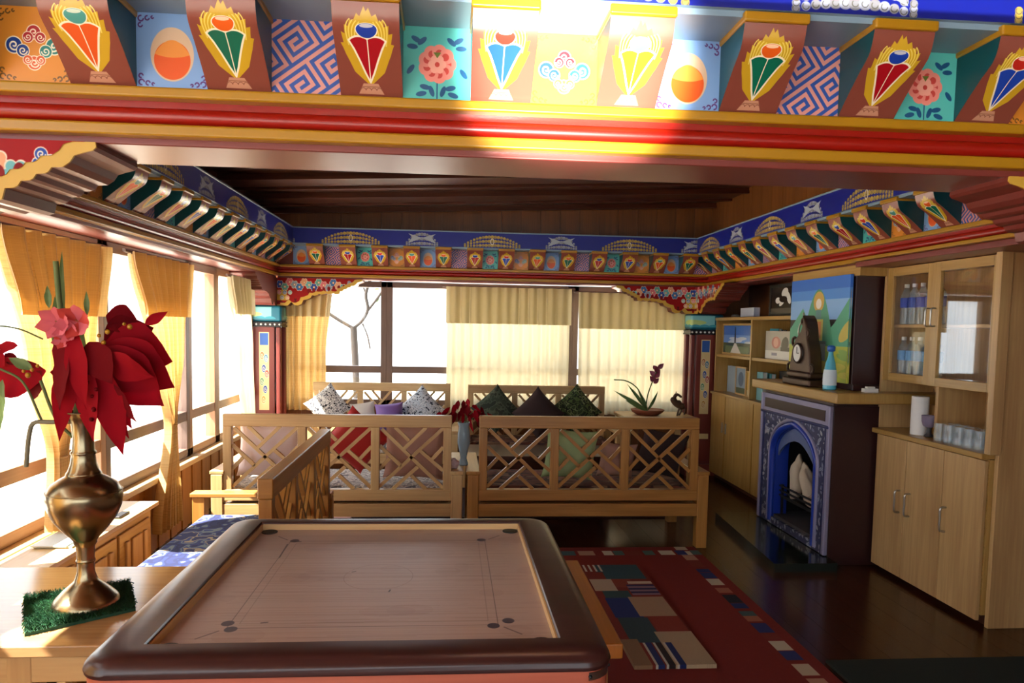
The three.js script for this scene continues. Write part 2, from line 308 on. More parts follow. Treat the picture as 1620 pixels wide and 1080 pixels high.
function cornice(n, label, len, first, per, kind0, pos, turn, scroll0, jw0) {   // local x along the beam from 0 to len, z outwards
  const t = struct(`trim_${n}`, label);
  mesh('beam_body', bx(0, len, HEAD, 2.24, -0.24, 0.0, 0.004), M.maroon, t);
  const row = (name, mat, list, r = 0.006) => mesh(name, merge(list), mat, t);
  row('lower_yellow_moulding', M.yellow, [bx(0, len, 1.947, 1.976, -0.02, 0.034, 0.006)]);
  const half = new THREE.CylinderGeometry(0.021, 0.021, len, 12); half.rotateZ(Math.PI / 2); half.translate(len / 2, 1.998, 0.008);
  mesh('red_roll_moulding', half, M.red, t);
  mesh('groove_strip', bx(0, len, 2.016, 2.036, -0.02, 0.012), M.red, t);
  mesh('upper_yellow_moulding', bx(0, len, 2.034, 2.06, -0.02, 0.048, 0.006), M.yellow, t);
  const N = Math.floor((len - 0.1 - first) / per);
  for (let k = -1; k <= N + 1; k++) {
    const x = first + k * per, xc = x + per / 2, w = per - CW + 0.004;
    if (x > 0.06 && x < len - 0.06) mesh('painted_panel', nicheG(w), NICHES[(((kind0 + k) % 4) + 4) % 4], t).position.x = x;
    if (xc > 0.09 && xc < len - 0.09) {
      const c = mesh('corbel', corbelSide, M.teal, t); c.position.x = xc;
      mesh('painted_face', corbelFace, JEWELM[(((jw0 + k) % 4) + 4) % 4], c);
      mesh('cap', capG, M.yellow, c);
    }
  }
  mesh('soffit_strip', bx(0, len, 2.238, 2.252, -0.02, 0.185), M.greyblue, t);
  const L2 = len, bg = new THREE.PlaneGeometry(L2, 0.14), uv = bg.attributes.uv; bg.translate(len / 2, 2.322, 0.2);
  for (let i = 0; i < uv.count; i++) uv.setX(i, (uv.getX(i) * len - scroll0) / 1.35 + 0.5);
  mesh('painted_board', bg, M.scroll, t);
  mesh('board_backing', bx(0, len, 2.252, 2.392, -0.1, 0.199, 0.0), M.greyblue, t);
  mesh('top_lip', bx(0, len, 2.392, 2.404, -0.1, 0.206, 0.003), M.greyblue, t);
  t.position.set(...pos); t.rotation.y = turn;
  return t;
}
// niche kinds: 0 cloud, 1 disc, 2 fret, 3 peony
cornice(1, 'big painted cornice beam across the top with flaming jewels', 4.9, -0.042 + 1.95 - 0.32 * 5, 0.32, 3 - 5 + 8, [-1.95, 0, -1.97], 0, 0.27 + 1.95, 3 - 5 + 8);
cornice(2, 'painted cornice beam above the back windows', 4.31, -1.453 + 1.69, 0.3055, 1, [-1.69, 0, -7.55], 0, 0.39 + 1.69, 1);
cornice(3, 'painted cornice beam above the sunny side windows', 5.35, 0.25, 0.318, 0, [-1.70, 0, -2.2], Math.PI / 2, 0.6, 0);
cornice(4, 'painted cornice beam above the fireplace and cabinets', 5.35, 0.25, 0.307, 2, [2.62, 0, -7.55], -Math.PI / 2, 1.9, 2);

// ---------------------------------------------------------------- pillars with their bracket capitals
const capTex = paint(512, 160, (c, W, H) => {
  c.fillStyle = '#960f10'; c.fillRect(0, 0, W, H);
  c.strokeStyle = '#5a0f14'; c.lineWidth = 6; for (let k = 0; k < 12; k++) { c.beginPath(); c.arc(k * 44, 118, 26, 0, Math.PI); c.stroke(); }
  const cols = ['#2f4fa0', '#5fa39a', '#d6707a', '#8f9cae', '#3f6fb0', '#e0a27c', '#6fb2b6'];
  for (let k = 0; k < 14; k++) { const x = 18 + k * 29, y = 38 + 16 * Math.sin(k * 2.1), col = cols[k % 7]; c.fillStyle = '#e6d8c4'; for (let q = 0; q < 6; q++) { c.beginPath(); c.arc(x + 15 * Math.cos(q * 1.05), y + 15 * Math.sin(q * 1.05), 9.5, 0, 7); c.fill(); } c.fillStyle = col; for (let q = 0; q < 6; q++) { c.beginPath(); c.arc(x + 14 * Math.cos(q * 1.05), y + 14 * Math.sin(q * 1.05), 8, 0, 7); c.fill(); } c.fillStyle = '#f0e0b0'; c.beginPath(); c.arc(x, y, 5, 0, 7); c.fill(); }
  for (const [x, y] of [[428, 34], [446, 30], [432, 20]]) curl(c, x, y, 9, cols[0]);
  c.fillStyle = '#7d1014'; for (let k = 0; k < 9; k++) { c.beginPath(); c.ellipse(190 + k * 30, 74 - k * 4, 9, 13, 0, 0, 7); c.fill(); }
  c.fillStyle = '#caa23a'; c.fillRect(0, 70, 60, 60); for (let q = 0; q < 5; q++) curl(c, 14 + q * 16, 84 + (q & 1) * 30, 11, cols[(q + 2) % 7]);
});
M.capFace = phys({ map: capTex, roughness: 0.55, specularIntensity: 0.4 });
M.paleYellow = phys({ color: '#c9a03a', roughness: 0.45 });
M.capBody = phys({ color: '#6a2a22', roughness: 0.4 });
// along +x from 0 (pillar) to the tip; stepped and scalloped lower edge, as [x, y]
const capPts = [[0, -0.27], [0.1, -0.27], [0.135, -0.235], [0.165, -0.262], [0.2, -0.268], [0.235, -0.25], [0.25, -0.212], [0.285, -0.205], [0.32, -0.19], [0.335, -0.165], [0.36, -0.168], [0.385, -0.162], [0.4, -0.15], [0.42, -0.155], [0.45, -0.152], [0.47, -0.142], [0.49, -0.15], [0.52, -0.148], [0.54, -0.138], [0.555, -0.148], [0.58, -0.15], [0.597, -0.144], [0.604, -0.118], [0.624, -0.116], [0.634, -0.111], [0.642, -0.099], [0.662, -0.097], [0.671, -0.092], [0.678, -0.081], [0.698, -0.079], [0.707, -0.074], [0.714, -0.064], [0.74, -0.062], [0.757, -0.05], [0.768, -0.034], [0.79, -0.026], [0.812, -0.02], [0.82, -0.012], [0.818, 0]];
const toShape = (pts) => new THREE.Shape([new THREE.Vector2(0, 0), ...pts.map((p) => new THREE.Vector2(...p))]);
const capBodyG = metric(new THREE.ExtrudeGeometry(toShape(capPts), { depth: 0.24, bevelEnabled: false }), 2, false); capBodyG.translate(0, HEAD, -0.12);
const capEdgeG = new THREE.ExtrudeGeometry(toShape(capPts), { depth: 0.006, bevelEnabled: false }); capEdgeG.translate(0, HEAD, 0.12);
const capFaceG = (() => { const g = new THREE.ShapeGeometry(toShape(capPts.slice(0, -1).map(([x, y]) => [Math.max(0, x - 0.024), Math.min(-0.001, y + 0.026)]).concat([[0.79, 0]]))); const p = g.attributes.position, uv = g.attributes.uv; for (let i = 0; i < p.count; i++) uv.setXY(i, p.getX(i) / 0.82, 1 + p.getY(i) / 0.27); g.translate(0, HEAD, 0.1285); return g; })();
const pillarTex = paint(128, 512, (c, W, H) => {
  c.fillStyle = '#7a2c22'; c.fillRect(0, 0, W, H);
  c.fillStyle = '#e6cf94'; c.fillRect(28, 20, 72, 300);
  c.fillStyle = '#2f62b4'; c.fillRect(34, 24, 60, 46); for (const [x, y, k] of [[50, 110, '#c07a3a'], [78, 120, '#4a88a8'], [62, 160, '#23479c'], [84, 180, '#b4503c'], [48, 210, '#5f9a6a'], [72, 240, '#23479c'], [60, 280, '#c9963a']]) curl(c, x, y, 14, k);
  c.fillStyle = '#e6cf94'; c.fillRect(20, 400, 88, 22);
});
M.pillarPaint = phys({ map: pillarTex, roughness: 0.4 });
const neckTex = paint(256, 128, (c, W, H) => { c.fillStyle = '#1d6f86'; c.fillRect(0, 0, W, H); c.fillStyle = '#8fd6d8'; c.fillRect(30, 14, 190, 90); c.fillStyle = '#c8e08c'; c.beginPath(); c.ellipse(128, 70, 60, 22, 0, 0, 7); c.fill(); c.fillStyle = '#3aa2b8'; for (let k = 0; k < 6; k++) { c.beginPath(); c.arc(45 + k * 34, 106, 20, Math.PI, 0); c.fill(); } });
M.neck = phys({ map: neckTex, roughness: 0.35 });
function pillar(label, x, z, arms) {
  const t = thing('pillar', label, 'pillar', [x, 0, z]);
  t.userData.kind = 'structure';
  mesh('base', bx(-0.19, 0.19, 0, 0.12, -0.19, 0.19, 0.008), M.maroon, t);
  mesh('shaft', bx(-0.1, 0.1, 0.12, 1.45, -0.15, 0.15, 0.006), M.maroon, t);
  for (const [a, b] of [[-0.135, 0.12], [0.135, 0.12], [-0.135, -0.12], [0.135, -0.12], [0.155, 0], [-0.155, 0]]) mesh('flute', bx(a - 0.022, a + 0.022, 0.12, 1.45, b - 0.03, b + 0.03, 0.012), M.maroon, t);
  const p = new THREE.PlaneGeometry(0.17, 1.3); p.translate(0, 0.8, 0.152); mesh('painted_front', p, M.pillarPaint, t);
  const q = new THREE.PlaneGeometry(0.17, 1.3); q.rotateY(-Math.PI / 2); q.translate(-0.179, 0.8, 0);
  mesh('band', bx(-0.18, 0.18, 1.45, 1.465, -0.18, 0.18, 0.004), M.black, t);
  for (let k = 0; k < 8; k++) { const s = new THREE.SphereGeometry(0.011, 8, 6); s.translate(-0.154 + k * 0.044, 1.475, 0.172); mesh('bead', s, M.white, t); }
  mesh('bead_band', bx(-0.17, 0.17, 1.464, 1.486, -0.17, 0.168), M.maroonDark, t);
  mesh('band', bx(-0.18, 0.18, 1.486, 1.5, -0.18, 0.18, 0.004), M.black, t);
  const nk = bx(-0.175, 0.175, 1.5, 1.66, -0.175, 0.175, 0.03); { const P = nk.attributes.position, U = nk.attributes.uv; for (let i = 0; i < P.count; i++) U.setXY(i, (P.getX(i) + P.getZ(i)) / 0.7 + 0.5, (P.getY(i) - 1.5) / 0.16); }
  mesh('neck', nk, M.neck, t);
  mesh('head_block', bx(-0.16, 0.16, 1.66, HEAD - 0.002, -0.13, 0.125, 0.006), M.capBody, t);
  const hb = new THREE.PlaneGeometry(0.3, 0.25); { const U = hb.attributes.uv; for (let i = 0; i < U.count; i++) U.setX(i, U.getX(i) * 0.25); } hb.translate(0, 1.795, 0.127); mesh('painted_head', hb, M.capFace, t);
  for (const a of arms) {   // painted on the side that faces the room
    const b = mesh('bracket', capBodyG, M.capBody, t); b.rotation.y = a; b.position.set(0.12 * Math.cos(a), 0, -0.12 * Math.sin(a));
    const s = a > 3 ? -1 : 1;
    mesh('yellow_edge', capEdgeG, M.paleYellow, b).scale.z = s; mesh('painted_side', capFaceG, M.capFace, b).scale.z = s;
  }
  return t;
}
const H = Math.PI / 2;
pillar('painted corner pillar beside the side windows at the back', -1.81, -7.66, [0, -H]);
pillar('red painted pillar at the back corner by the bookshelf', 2.60, -7.66, [Math.PI, -H]);
pillar('near pillar whose red scalloped bracket shows under the big beam by the curtains', -1.81, -2.08, [0]);
pillar('near pillar whose bracket tip shows under the big beam above the tall cupboard panel', 2.44, -2.08, [Math.PI]);


// ---------------------------------------------------------------- settees with lattice backs
// unit square lattice of one back panel (x across, y up)
const LAT = [[0, 0.04, 1, 0.99], [0.03, 0.97, 1, 0.02], [0.37, 0.64, 0.73, 1], [0.24, 1, 0.46, 0.78], [0, 0.7, 0.34, 0.37], [0, 0.32, 0.16, 0.5], [0.21, 0, 0.6, 0.36], [0.5, 0.22, 0.73, 0], [0.64, 0.62, 1, 0.3], [0.82, 0.48, 1, 0.68]];
// local frame: x across 0..W, back plane at z = 0, seat towards +z, arms included
function settee(label, W, D, railY, pos, turn, mat, mirror = false, seatMat = null) {
  const t = thing('settee', label, 'settee', pos, turn, 'carved wooden settees');
  const dr = railY - 0.9, b = 0.025;
  mesh('top_rail', bx(-0.0, W, 0.82 + dr, 0.9 + dr, -0.03, 0.03, 0.006), mat, t);
  const lo = 0.405, hi = 0.82 + dr, pw = 0.055, cell = (W - pw * 4) / 3;
  for (let k = 0; k < 4; k++) { const x = k * (cell + pw); mesh('back_post', bx(x, x + pw, 0.33, hi, -0.026, 0.026, 0.004), mat, t); }
  for (let k = 0; k < 3; k++) { const x0 = pw + k * (cell + pw);
    for (const [a, c, d, e] of LAT) { const f = (q) => (mirror ? 1 - q : q); mesh('lattice_bar', bar(x0 + f(a) * cell, lo + c * (hi - lo), x0 + f(d) * cell, lo + e * (hi - lo), 0.022, 0.02 + (a > 0.3 ? 0.004 : 0)), mat, t); } }
  mesh('back_rail', bx(0, W, 0.33, 0.405, -0.03, 0.03, 0.005), mat, t);
  for (const s of [0, 1]) { const x = s ? W + 0.0 : -0.075;
    mesh('arm_post', bx(x, x + 0.075, 0, 0.505, -0.035, 0.04, 0.006), mat, t);
    mesh('arm_post', bx(x, x + 0.075, 0, 0.505, D - 0.07, D, 0.006), mat, t);
    mesh('arm_rest', bx(x - 0.008, x + 0.083, 0.505, 0.53, -0.035, D + 0.01, 0.006), mat, t);
    mesh('side_rail', bx(x + 0.012, x + 0.062, 0.22, 0.31, 0.04, D - 0.07, 0.004), mat, t); }
  mesh('seat_rail', bx(0, W, 0.222, 0.31, -0.03, 0.01, 0.005), mat, t);
  mesh('seat_rail', bx(0, W, 0.222, 0.31, D - 0.05, D - 0.01, 0.005), mat, t);
  mesh('seat_board', bx(0, W, 0.285, 0.305, 0.01, D - 0.05), mat, t);
  return t;
}
function onSettee(name, geo, mat, label, cat, ref, x, y, z, rx = 0, ry = 0, rz = 0, group) {
  const m = single(name, geo, mat, label, cat, group);
  m.position.copy(new THREE.Vector3(x, y, z).applyAxisAngle(new THREE.Vector3(0, 1, 0), ref.rotation.y).add(ref.position));
  m.rotation.set(rx, ref.rotation.y + ry, rz, 'YXZ');
  return m;
}
const sFL = settee('pale wooden settee with lattice back seen from behind the carrom board', 1.48, 0.72, 0.9, [0.016, 0, -5.0], Math.PI, M.pine, true);
const sFR = settee('honey wooden settee with lattice back standing nearest the fireplace', 1.5, 0.72, 0.9, [1.70, 0, -5.0], Math.PI, M.honey, true);
const sRL = settee('wooden settee at the back window under the bare tree', 1.34, 0.62, 0.92, [-1.335, 0, -7.5], 0, M.pineLight);
const sRR = settee('wooden settee against the closed cream curtains at the back', 1.38, 0.62, 0.91, [0.18, 0, -7.5], 0, M.pine);
const sS = settee('wooden settee side-on beside the carrom board with blue seat cover', 1.4, 0.74, 0.9, [-0.70, 0, -4.31], -Math.PI / 2, M.honey);

// seat mattresses
const greyT = mottle(131, ['#c9c5c0', '#8f8d92', '#e2ded6', '#a7a2a0', '#6f6d74'], 18); greyT.repeat.set(3, 2);
M.greyPrint = std({ map: greyT, roughness: 0.9 });
const blueT = mottle(151, ['#1a2450', '#141c44', '#1e2c60', '#5c6870', '#243468', '#857a66', '#1a2450'], 9); blueT.repeat.set(2.2, 1.3);
M.bluePrint = std({ map: blueT, roughness: 0.95 });
M.brownSeat = std({ map: mottle(171, ['#5a2f26', '#6d3a2b', '#3b221f', '#7d5a44'], 14), roughness: 0.95 });
function mattress(ref, W, D, mat, label) {
  const g = new RoundedBoxGeometry(W - 0.02, 0.11, D - 0.1, 3, 0.03); { const P = g.attributes.position, U = g.attributes.uv; for (let i = 0; i < P.count; i++) U.setXY(i, P.getX(i) / W + 0.5, P.getZ(i) / D + P.getY(i) + 0.5); }
  return onSettee('seat_mattress', g, mat, label, 'mattress', ref, W / 2, 0.361, D / 2 - 0.01);
}
mattress(sFL, 1.48, 0.72, M.greyPrint, 'grey and white printed seat mattress behind the pale lattice back');
mattress(sFR, 1.5, 0.72, M.brownSeat, 'brown seat mattress behind the honey lattice back');
mattress(sRL, 1.34, 0.62, M.greyPrint, 'grey printed seat mattress under the spotted cushions at the back window');
mattress(sRR, 1.38, 0.62, M.brownSeat, 'brown seat mattress under the dark cushions by the cream curtains');
mattress(sS, 1.4, 0.74, M.bluePrint, 'navy blue carpet seat cover with cloud and flower pattern');

// cushions
const leop = mottle(201, ['#23232a', '#e8e6e2', '#f2f0ec', '#8f9296', '#f0eeea', '#3a3a42'], 20), leopB = mottle(223, ['#2c3a52', '#dfe8f0', '#c2d2e2', '#f0f4f8', '#7d92ac', '#e8eef4'], 22), camo = mottle(241, ['#26301f', '#55683a', '#1b2219', '#7d8a5c', '#39462b'], 10);
const CU = { spot: std({ map: leop, roughness: 0.9 }), spotBlue: std({ map: leopB, roughness: 0.9 }), purple: phys({ color: '#8060a8', roughness: 0.6 }), camo: std({ map: camo, roughness: 0.9 }), brown: std({ color: '#3b2a2a', roughness: 0.9 }), moss: std({ map: mottle(261, ['#3b4436', '#4f5a48', '#2e352b'], 12), roughness: 0.9 }), red: phys({ color: '#b5201e', roughness: 0.65 }), pink: std({ color: '#ecdadb', roughness: 0.85 }), tan: std({ color: '#b98c7c', roughness: 0.85 }), green: std({ color: '#a9bd86', roughness: 0.85 }), white: std({ color: '#dcd8d2' }) };
const cush = (mat, ref, x, y, z, s, label, rz = Math.PI / 4, t = 0.13, lean = -0.2, ry = 0) => onSettee('cushion', pillow(s, s, t), mat, label, 'cushion', ref, x, y + 0.02, z, lean, ry, rz, 'scatter cushions');
// back row (seen over the front settees)
cush(CU.spot, sRL, 0.17, 0.685, 0.2, 0.33, 'black and white spotted cushion by the painted corner pillar', 0.7);
cush(CU.white, sRL, 0.5, 0.6, 0.14, 0.24, 'plain white cushion leaning between the spotted one and the purple one', 0.15);
cush(CU.purple, sRL, 0.77, 0.6, 0.33, 0.27, 'shiny purple cushion on the back settee', 0.1, 0.16);
cush(CU.spotBlue, sRL, 1.06, 0.66, 0.2, 0.35, 'blue and white speckled cushion at the back window', 0.75);
cush(CU.moss, sRR, 0.27, 0.665, 0.2, 0.36, 'grey green cushion standing on its corner beside the red flowers', 0.72);
cush(CU.brown, sRR, 0.67, 0.65, 0.33, 0.37, 'dark brown cushion on its corner between two green ones', 0.785);
cush(CU.camo, sRR, 1.06, 0.665, 0.19, 0.38, 'dark green leaf patterned cushion on its corner', 0.72);
// front settees, seen through the lattice
cush(CU.pink, sFL, 1.22, 0.62, 0.14, 0.42, 'pink cushion with sunlight put into its pale colour, behind the lattice next to the side windows', 0.1);  // cushion colour lightened for the sun falling on it
cush(CU.red, sFL, 0.66, 0.67, 0.27, 0.36, 'bright red cushion behind the lattice of the pale settee', 0.7);
cush(CU.tan, sFL, 0.25, 0.62, 0.14, 0.42, 'tan pink cushion behind the lattice beside the red flowers', 0.05);
cush(CU.green, sFR, 0.86, 0.60, 0.14, 0.37, 'pale green cushion behind the lattice of the honey settee', 0.08);
cush(CU.tan, sFR, 0.52, 0.555, 0.18, 0.26, 'small tan cushion beside the pale green one', 0.1);
cush(CU.brown, sFR, 0.2, 0.6, 0.2, 0.34, 'dark cushion at the fireplace end of the honey settee', 0.2);

// ---------------------------------------------------------------- carrom board on its stand
const RB = { x0: -0.580, x1: 0.226, z0: -1.468, z1: -2.372 };
const rim = 0.1, board = thing('carrom_board', 'large carrom board with rounded dark rim and worn plywood top', 'game board', [0, 0, 0]);
function roundRect(x0, x1, y0, y1, r) { const s = new THREE.Shape(); s.moveTo(x0 + r, y0); s.lineTo(x1 - r, y0); s.absarc(x1 - r, y0 + r, r, -H, 0); s.lineTo(x1, y1 - r); s.absarc(x1 - r, y1 - r, r, 0, H); s.lineTo(x0 + r, y1); s.absarc(x0 + r, y1 - r, r, H, Math.PI); s.lineTo(x0, y0 + r); s.absarc(x0 + r, y0 + r, r, Math.PI, 1.5 * Math.PI); return s; }
{
  const fl = (g, y) => { g.rotateX(-H); g.translate(0, y, 0); return metric(g, 0); };   // shape (x, -z) laid flat
  // rim: a profile (0 = inner edge, 1 = outer edge) swept from the square opening to the rounded outside
  const ox0 = RB.x0 - rim, ox1 = RB.x1 + rim, oz0 = RB.z0 + 0.086, oz1 = RB.z1 - 0.06, cr = 0.06, track = [];
  for (const [cx, cz, ix, iz, a0] of [[ox1 - cr, oz0 - cr, RB.x1, RB.z0, H], [ox0 + cr, oz0 - cr, RB.x0, RB.z0, Math.PI], [ox0 + cr, oz1 + cr, RB.x0, RB.z1, 1.5 * Math.PI], [ox1 - cr, oz1 + cr, RB.x1, RB.z1, 2 * Math.PI]])
    for (let q = 0; q <= 8; q++) { const a = a0 - H + q * H / 8; track.push([ix, iz, cx + cr * Math.cos(a), cz + cr * Math.sin(a)]); }
  track.push(track[0]);
  const prof = [[0, 0.848], [0, 0.872], [0.03, 0.875], [0.3, 0.8765], [0.55, 0.8755], [0.72, 0.8735], [0.84, 0.87], [0.92, 0.865], [0.975, 0.858], [1, 0.85], [0.98, 0.842]];
  const rg = grid(track.length - 1, prof.length - 1, (u, v) => { const t = track[Math.round(u * (track.length - 1))], [d, y] = prof[Math.round(v * (prof.length - 1))]; return [t[0] + (t[2] - t[0]) * d, y, t[1] + (t[3] - t[1]) * d]; });
  M.rim = phys({ map: woodTex(301, '#4a2825', '#2e1614'), roughness: 0.3 });
  mesh('rim', metric(toCreasedNormals(rg, 0.6), 0), M.rim, board);
  const apr = new THREE.ExtrudeGeometry(roundRect(RB.x0 - rim + 0.006, RB.x1 + rim - 0.006, -RB.z0 - 0.086 + 0.006, -RB.z1 + 0.06 - 0.006, 0.056), { depth: 0.088, bevelEnabled: false, curveSegments: 12 });
  M.apron = phys({ map: woodTex(311, '#c06a50', '#9a4632'), roughness: 0.4 });
  mesh('apron', fl(apr, 0.757), M.apron, board);
  const top = paint(1024, 1024, (c, W, Hh) => {
    c.fillStyle = '#b09c92'; c.fillRect(0, 0, W, Hh);
    for (let k = 0; k < 900; k++) { c.strokeStyle = `rgba(${rnd() < 0.5 ? '92,66,50' : '190,156,130'},${0.05 + rnd() * 0.06})`; c.lineWidth = 1 + rnd() * 5; const y = rnd() * Hh; c.beginPath(); c.moveTo(rnd() * W, y); c.lineTo(rnd() * W, y + rr(-6, 6)); c.stroke(); }
    for (let k = 0; k < 70; k++) { c.fillStyle = `rgba(${rnd() < 0.5 ? '120,96,84' : '170,140,120'},0.10)`; c.beginPath(); c.ellipse(rnd() * W, rnd() * Hh, 20 + rnd() * 90, 8 + rnd() * 40, 0, 0, 7); c.fill(); }
    c.strokeStyle = 'rgba(40,30,36,0.65)'; c.lineWidth = 2.4;
    const a = 150, b = W - 150; for (const q of [0, 26]) { c.globalAlpha = q ? 0.35 : 0.8; c.strokeRect(a + q, a + q, b - a - 2 * q, b - a - 2 * q); } c.globalAlpha = 1;
    c.clearRect ? 0 : 0;
    for (const [x, y] of [[a + 13, a - 6], [b - 13, a - 6], [a + 13, b + 6], [b - 13, b + 6], [a - 6, b - 30], [b + 30, b - 24]]) { c.fillStyle = 'rgba(44,38,58,0.85)'; c.beginPath(); c.ellipse(x, y, 17, 17, 0, 0, 7); c.fill(); }
    c.strokeStyle = 'rgba(40,30,40,0.55)'; c.lineWidth = 5; for (const [x, y, u, v] of [[a - 60, a - 60, 1, 1], [b + 60, a - 60, -1, 1], [a - 60, b + 60, 1, -1], [b + 60, b + 60, -1, -1]]) { c.beginPath(); c.moveTo(x, y); c.lineTo(x + u * 46, y + v * 46); c.stroke(); }
    c.strokeStyle = 'rgba(120,90,74,0.5)'; c.lineWidth = 2; c.beginPath(); c.arc(W / 2, Hh / 2, 110, 0, 7); c.stroke();
    c.strokeStyle = 'rgba(30,24,30,0.7)'; c.lineWidth = 5; for (const [x, y, u, v] of [[a, a, 40, 6], [a - 4, 180, 6, 150], [420, 470, 14, -6], [560, 620, -4, 20], [230, b - 30, 20, -4]]) { c.beginPath(); c.moveTo(x, y); c.lineTo(x + u, y + v); c.stroke(); }
  });
  const pg = new THREE.PlaneGeometry(RB.x1 - RB.x0 + 0.01, RB.z0 - RB.z1 + 0.01); pg.rotateX(-H); pg.translate((RB.x0 + RB.x1) / 2, 0.8505, (RB.z0 + RB.z1) / 2);
  mesh('playing_surface', pg, phys({ map: top, roughness: 0.34 }), board);
  mesh('plywood_base', bx(RB.x0 - 0.01, RB.x1 + 0.01, 0.82, 0.85, RB.z1 - 0.01, RB.z0 + 0.01), M.pine, board);
  for (const [x, z] of [[RB.x0 + 0.03, RB.z1 + 0.03], [RB.x1 - 0.03, RB.z1 + 0.03], [RB.x0 + 0.03, RB.z0 - 0.03], [RB.x1 - 0.03, RB.z0 - 0.03]]) { const g = new THREE.CylinderGeometry(0.024, 0.024, 0.003, 20); g.translate(x, 0.8515, z); mesh('pocket', g, M.black, board); }
  mesh('inner_edge', merge([bx(RB.x0 - 0.002, RB.x0 + 0.004, 0.85, 0.868, RB.z1, RB.z0), bx(RB.x1 - 0.004, RB.x1 + 0.002, 0.85, 0.868, RB.z1, RB.z0), bx(RB.x0, RB.x1, 0.85, 0.868, RB.z1 - 0.002, RB.z1 + 0.004), bx(RB.x0, RB.x1, 0.85, 0.868, RB.z0 - 0.004, RB.z0 + 0.002)]), M.pineLight, board);
  // steel strap round the near corner
  const cx = RB.x1 + rim - 0.006 - 0.06, cz = RB.z0 + 0.086 - 0.006 - 0.06, sg = grid(14, 1, (u, v) => { const th = -0.25 + u * 1.6, R = 0.0625; let x = cx + R * Math.cos(Math.min(Math.max(th, 0), H)), z = cz + R * Math.sin(Math.min(Math.max(th, 0), H)); if (th < 0) z += th * 0.06; if (th > H) x -= (th - H) * 0.1; return [x, 0.822 + v * 0.016, z]; });
  const sb = mesh('steel_strap', sg, M.steel, board);
  for (const th of [0.15, 1.3]) { const s = new THREE.SphereGeometry(0.004, 8, 6); s.translate(cx + 0.063 * Math.cos(th), 0.83, cz + 0.063 * Math.sin(th)); mesh('screw', s, M.black, sb); }
}
const stand = thing('board_stand', 'wooden leg frame carrying the carrom board', 'stand', [(RB.x0 + RB.x1) / 2, 0, (RB.z0 + RB.z1) / 2]);
for (const [a, b] of [[-1, -1], [1, -1], [-1, 1], [1, 1]]) mesh('leg', bx(a * 0.3 - 0.03, a * 0.3 + 0.03, 0.012, 0.756, b * 0.28 - 0.03, b * 0.28 + 0.03, 0.004), M.pine, stand);
for (const b of [-0.28, 0.28]) mesh('rail', bx(-0.27, 0.27, 0.67, 0.756, b - 0.012, b + 0.012), M.pine, stand);
for (const a of [-0.3, 0.3]) mesh('rail', bx(a - 0.012, a + 0.012, 0.67, 0.756, -0.25, 0.25), M.pine, stand);
// low coffee table beyond the board
const ct = thing('coffee_table', 'low orange wooden table whose edge shows beside the carrom board', 'table', [0.15, 0, -2.85]);
mesh('top', bx(-0.4, 0.41, 0.45, 0.5, -0.3, 0.56, 0.006), phys({ map: woodTex(321, '#c27a2c', '#9a5618'), roughness: 0.35 }), ct);
for (const [a, b] of [[-0.35, -0.25], [0.34, -0.25], [-0.35, 0.5], [0.34, 0.5]]) mesh('leg', bx(a - 0.03, a + 0.03, 0.012, 0.45, b - 0.03, b + 0.03, 0.004), M.oak, ct);

// ---------------------------------------------------------------- rugs and mats
const rugTex = paint(1024, 1024, (c, W, Hh) => {   // 1.55 m x 3.4 m, border on all sides
  c.fillStyle = '#7e1f16'; c.fillRect(0, 0, W, Hh);
  for (let k = 0; k < 5000; k++) { c.fillStyle = rnd() < 0.5 ? 'rgba(110,30,20,0.25)' : 'rgba(150,48,34,0.22)'; c.fillRect(rnd() * W, rnd() * Hh, 6, 2); }
  const cols = ['#1e2c66', '#c8b79c', '#3d5a5c', '#a8664e', '#c9bfa8', '#25306e', '#7d2a1e', '#181a26', '#b58a70', '#4c6a62'];
  const put = (along, i, n, f) => { let p = 0; while (p < n) { const l = rr(20, 40) * (along ? 1 : 1.6), g = rr(-4, 9) * (along ? 1 : 1.6); f(p, l); p += l + g; } };
  put(true, 0, Hh, (p, l) => { c.fillStyle = cols[Math.floor(rnd() * 10)]; c.fillRect(W - 64, p, 36, l * 0.86); c.fillStyle = cols[Math.floor(rnd() * 10)]; c.fillRect(28, p, 36, l * 0.86); });
  put(false, 0, W, (p, l) => { c.fillStyle = cols[Math.floor(rnd() * 10)]; c.fillRect(p, 22, l * 0.8, 26); c.fillStyle = cols[Math.floor(rnd() * 10)]; c.fillRect(p, Hh - 48, l * 0.8, 26); });
});
const rugG = bx(-0.62, 1.685, 0, 0.012, -4.96, -1.2, 0); { const P = rugG.attributes.position, U = rugG.attributes.uv; for (let i = 0; i < P.count; i++) U.setXY(i, (P.getX(i) + 0.62) / 2.305, (-P.getZ(i) - 1.2) / 3.76); }
single('area_rug', rugG, std({ map: rugTex, roughness: 0.97 }), 'large brick red rug with a border of small coloured oblongs', 'rug');
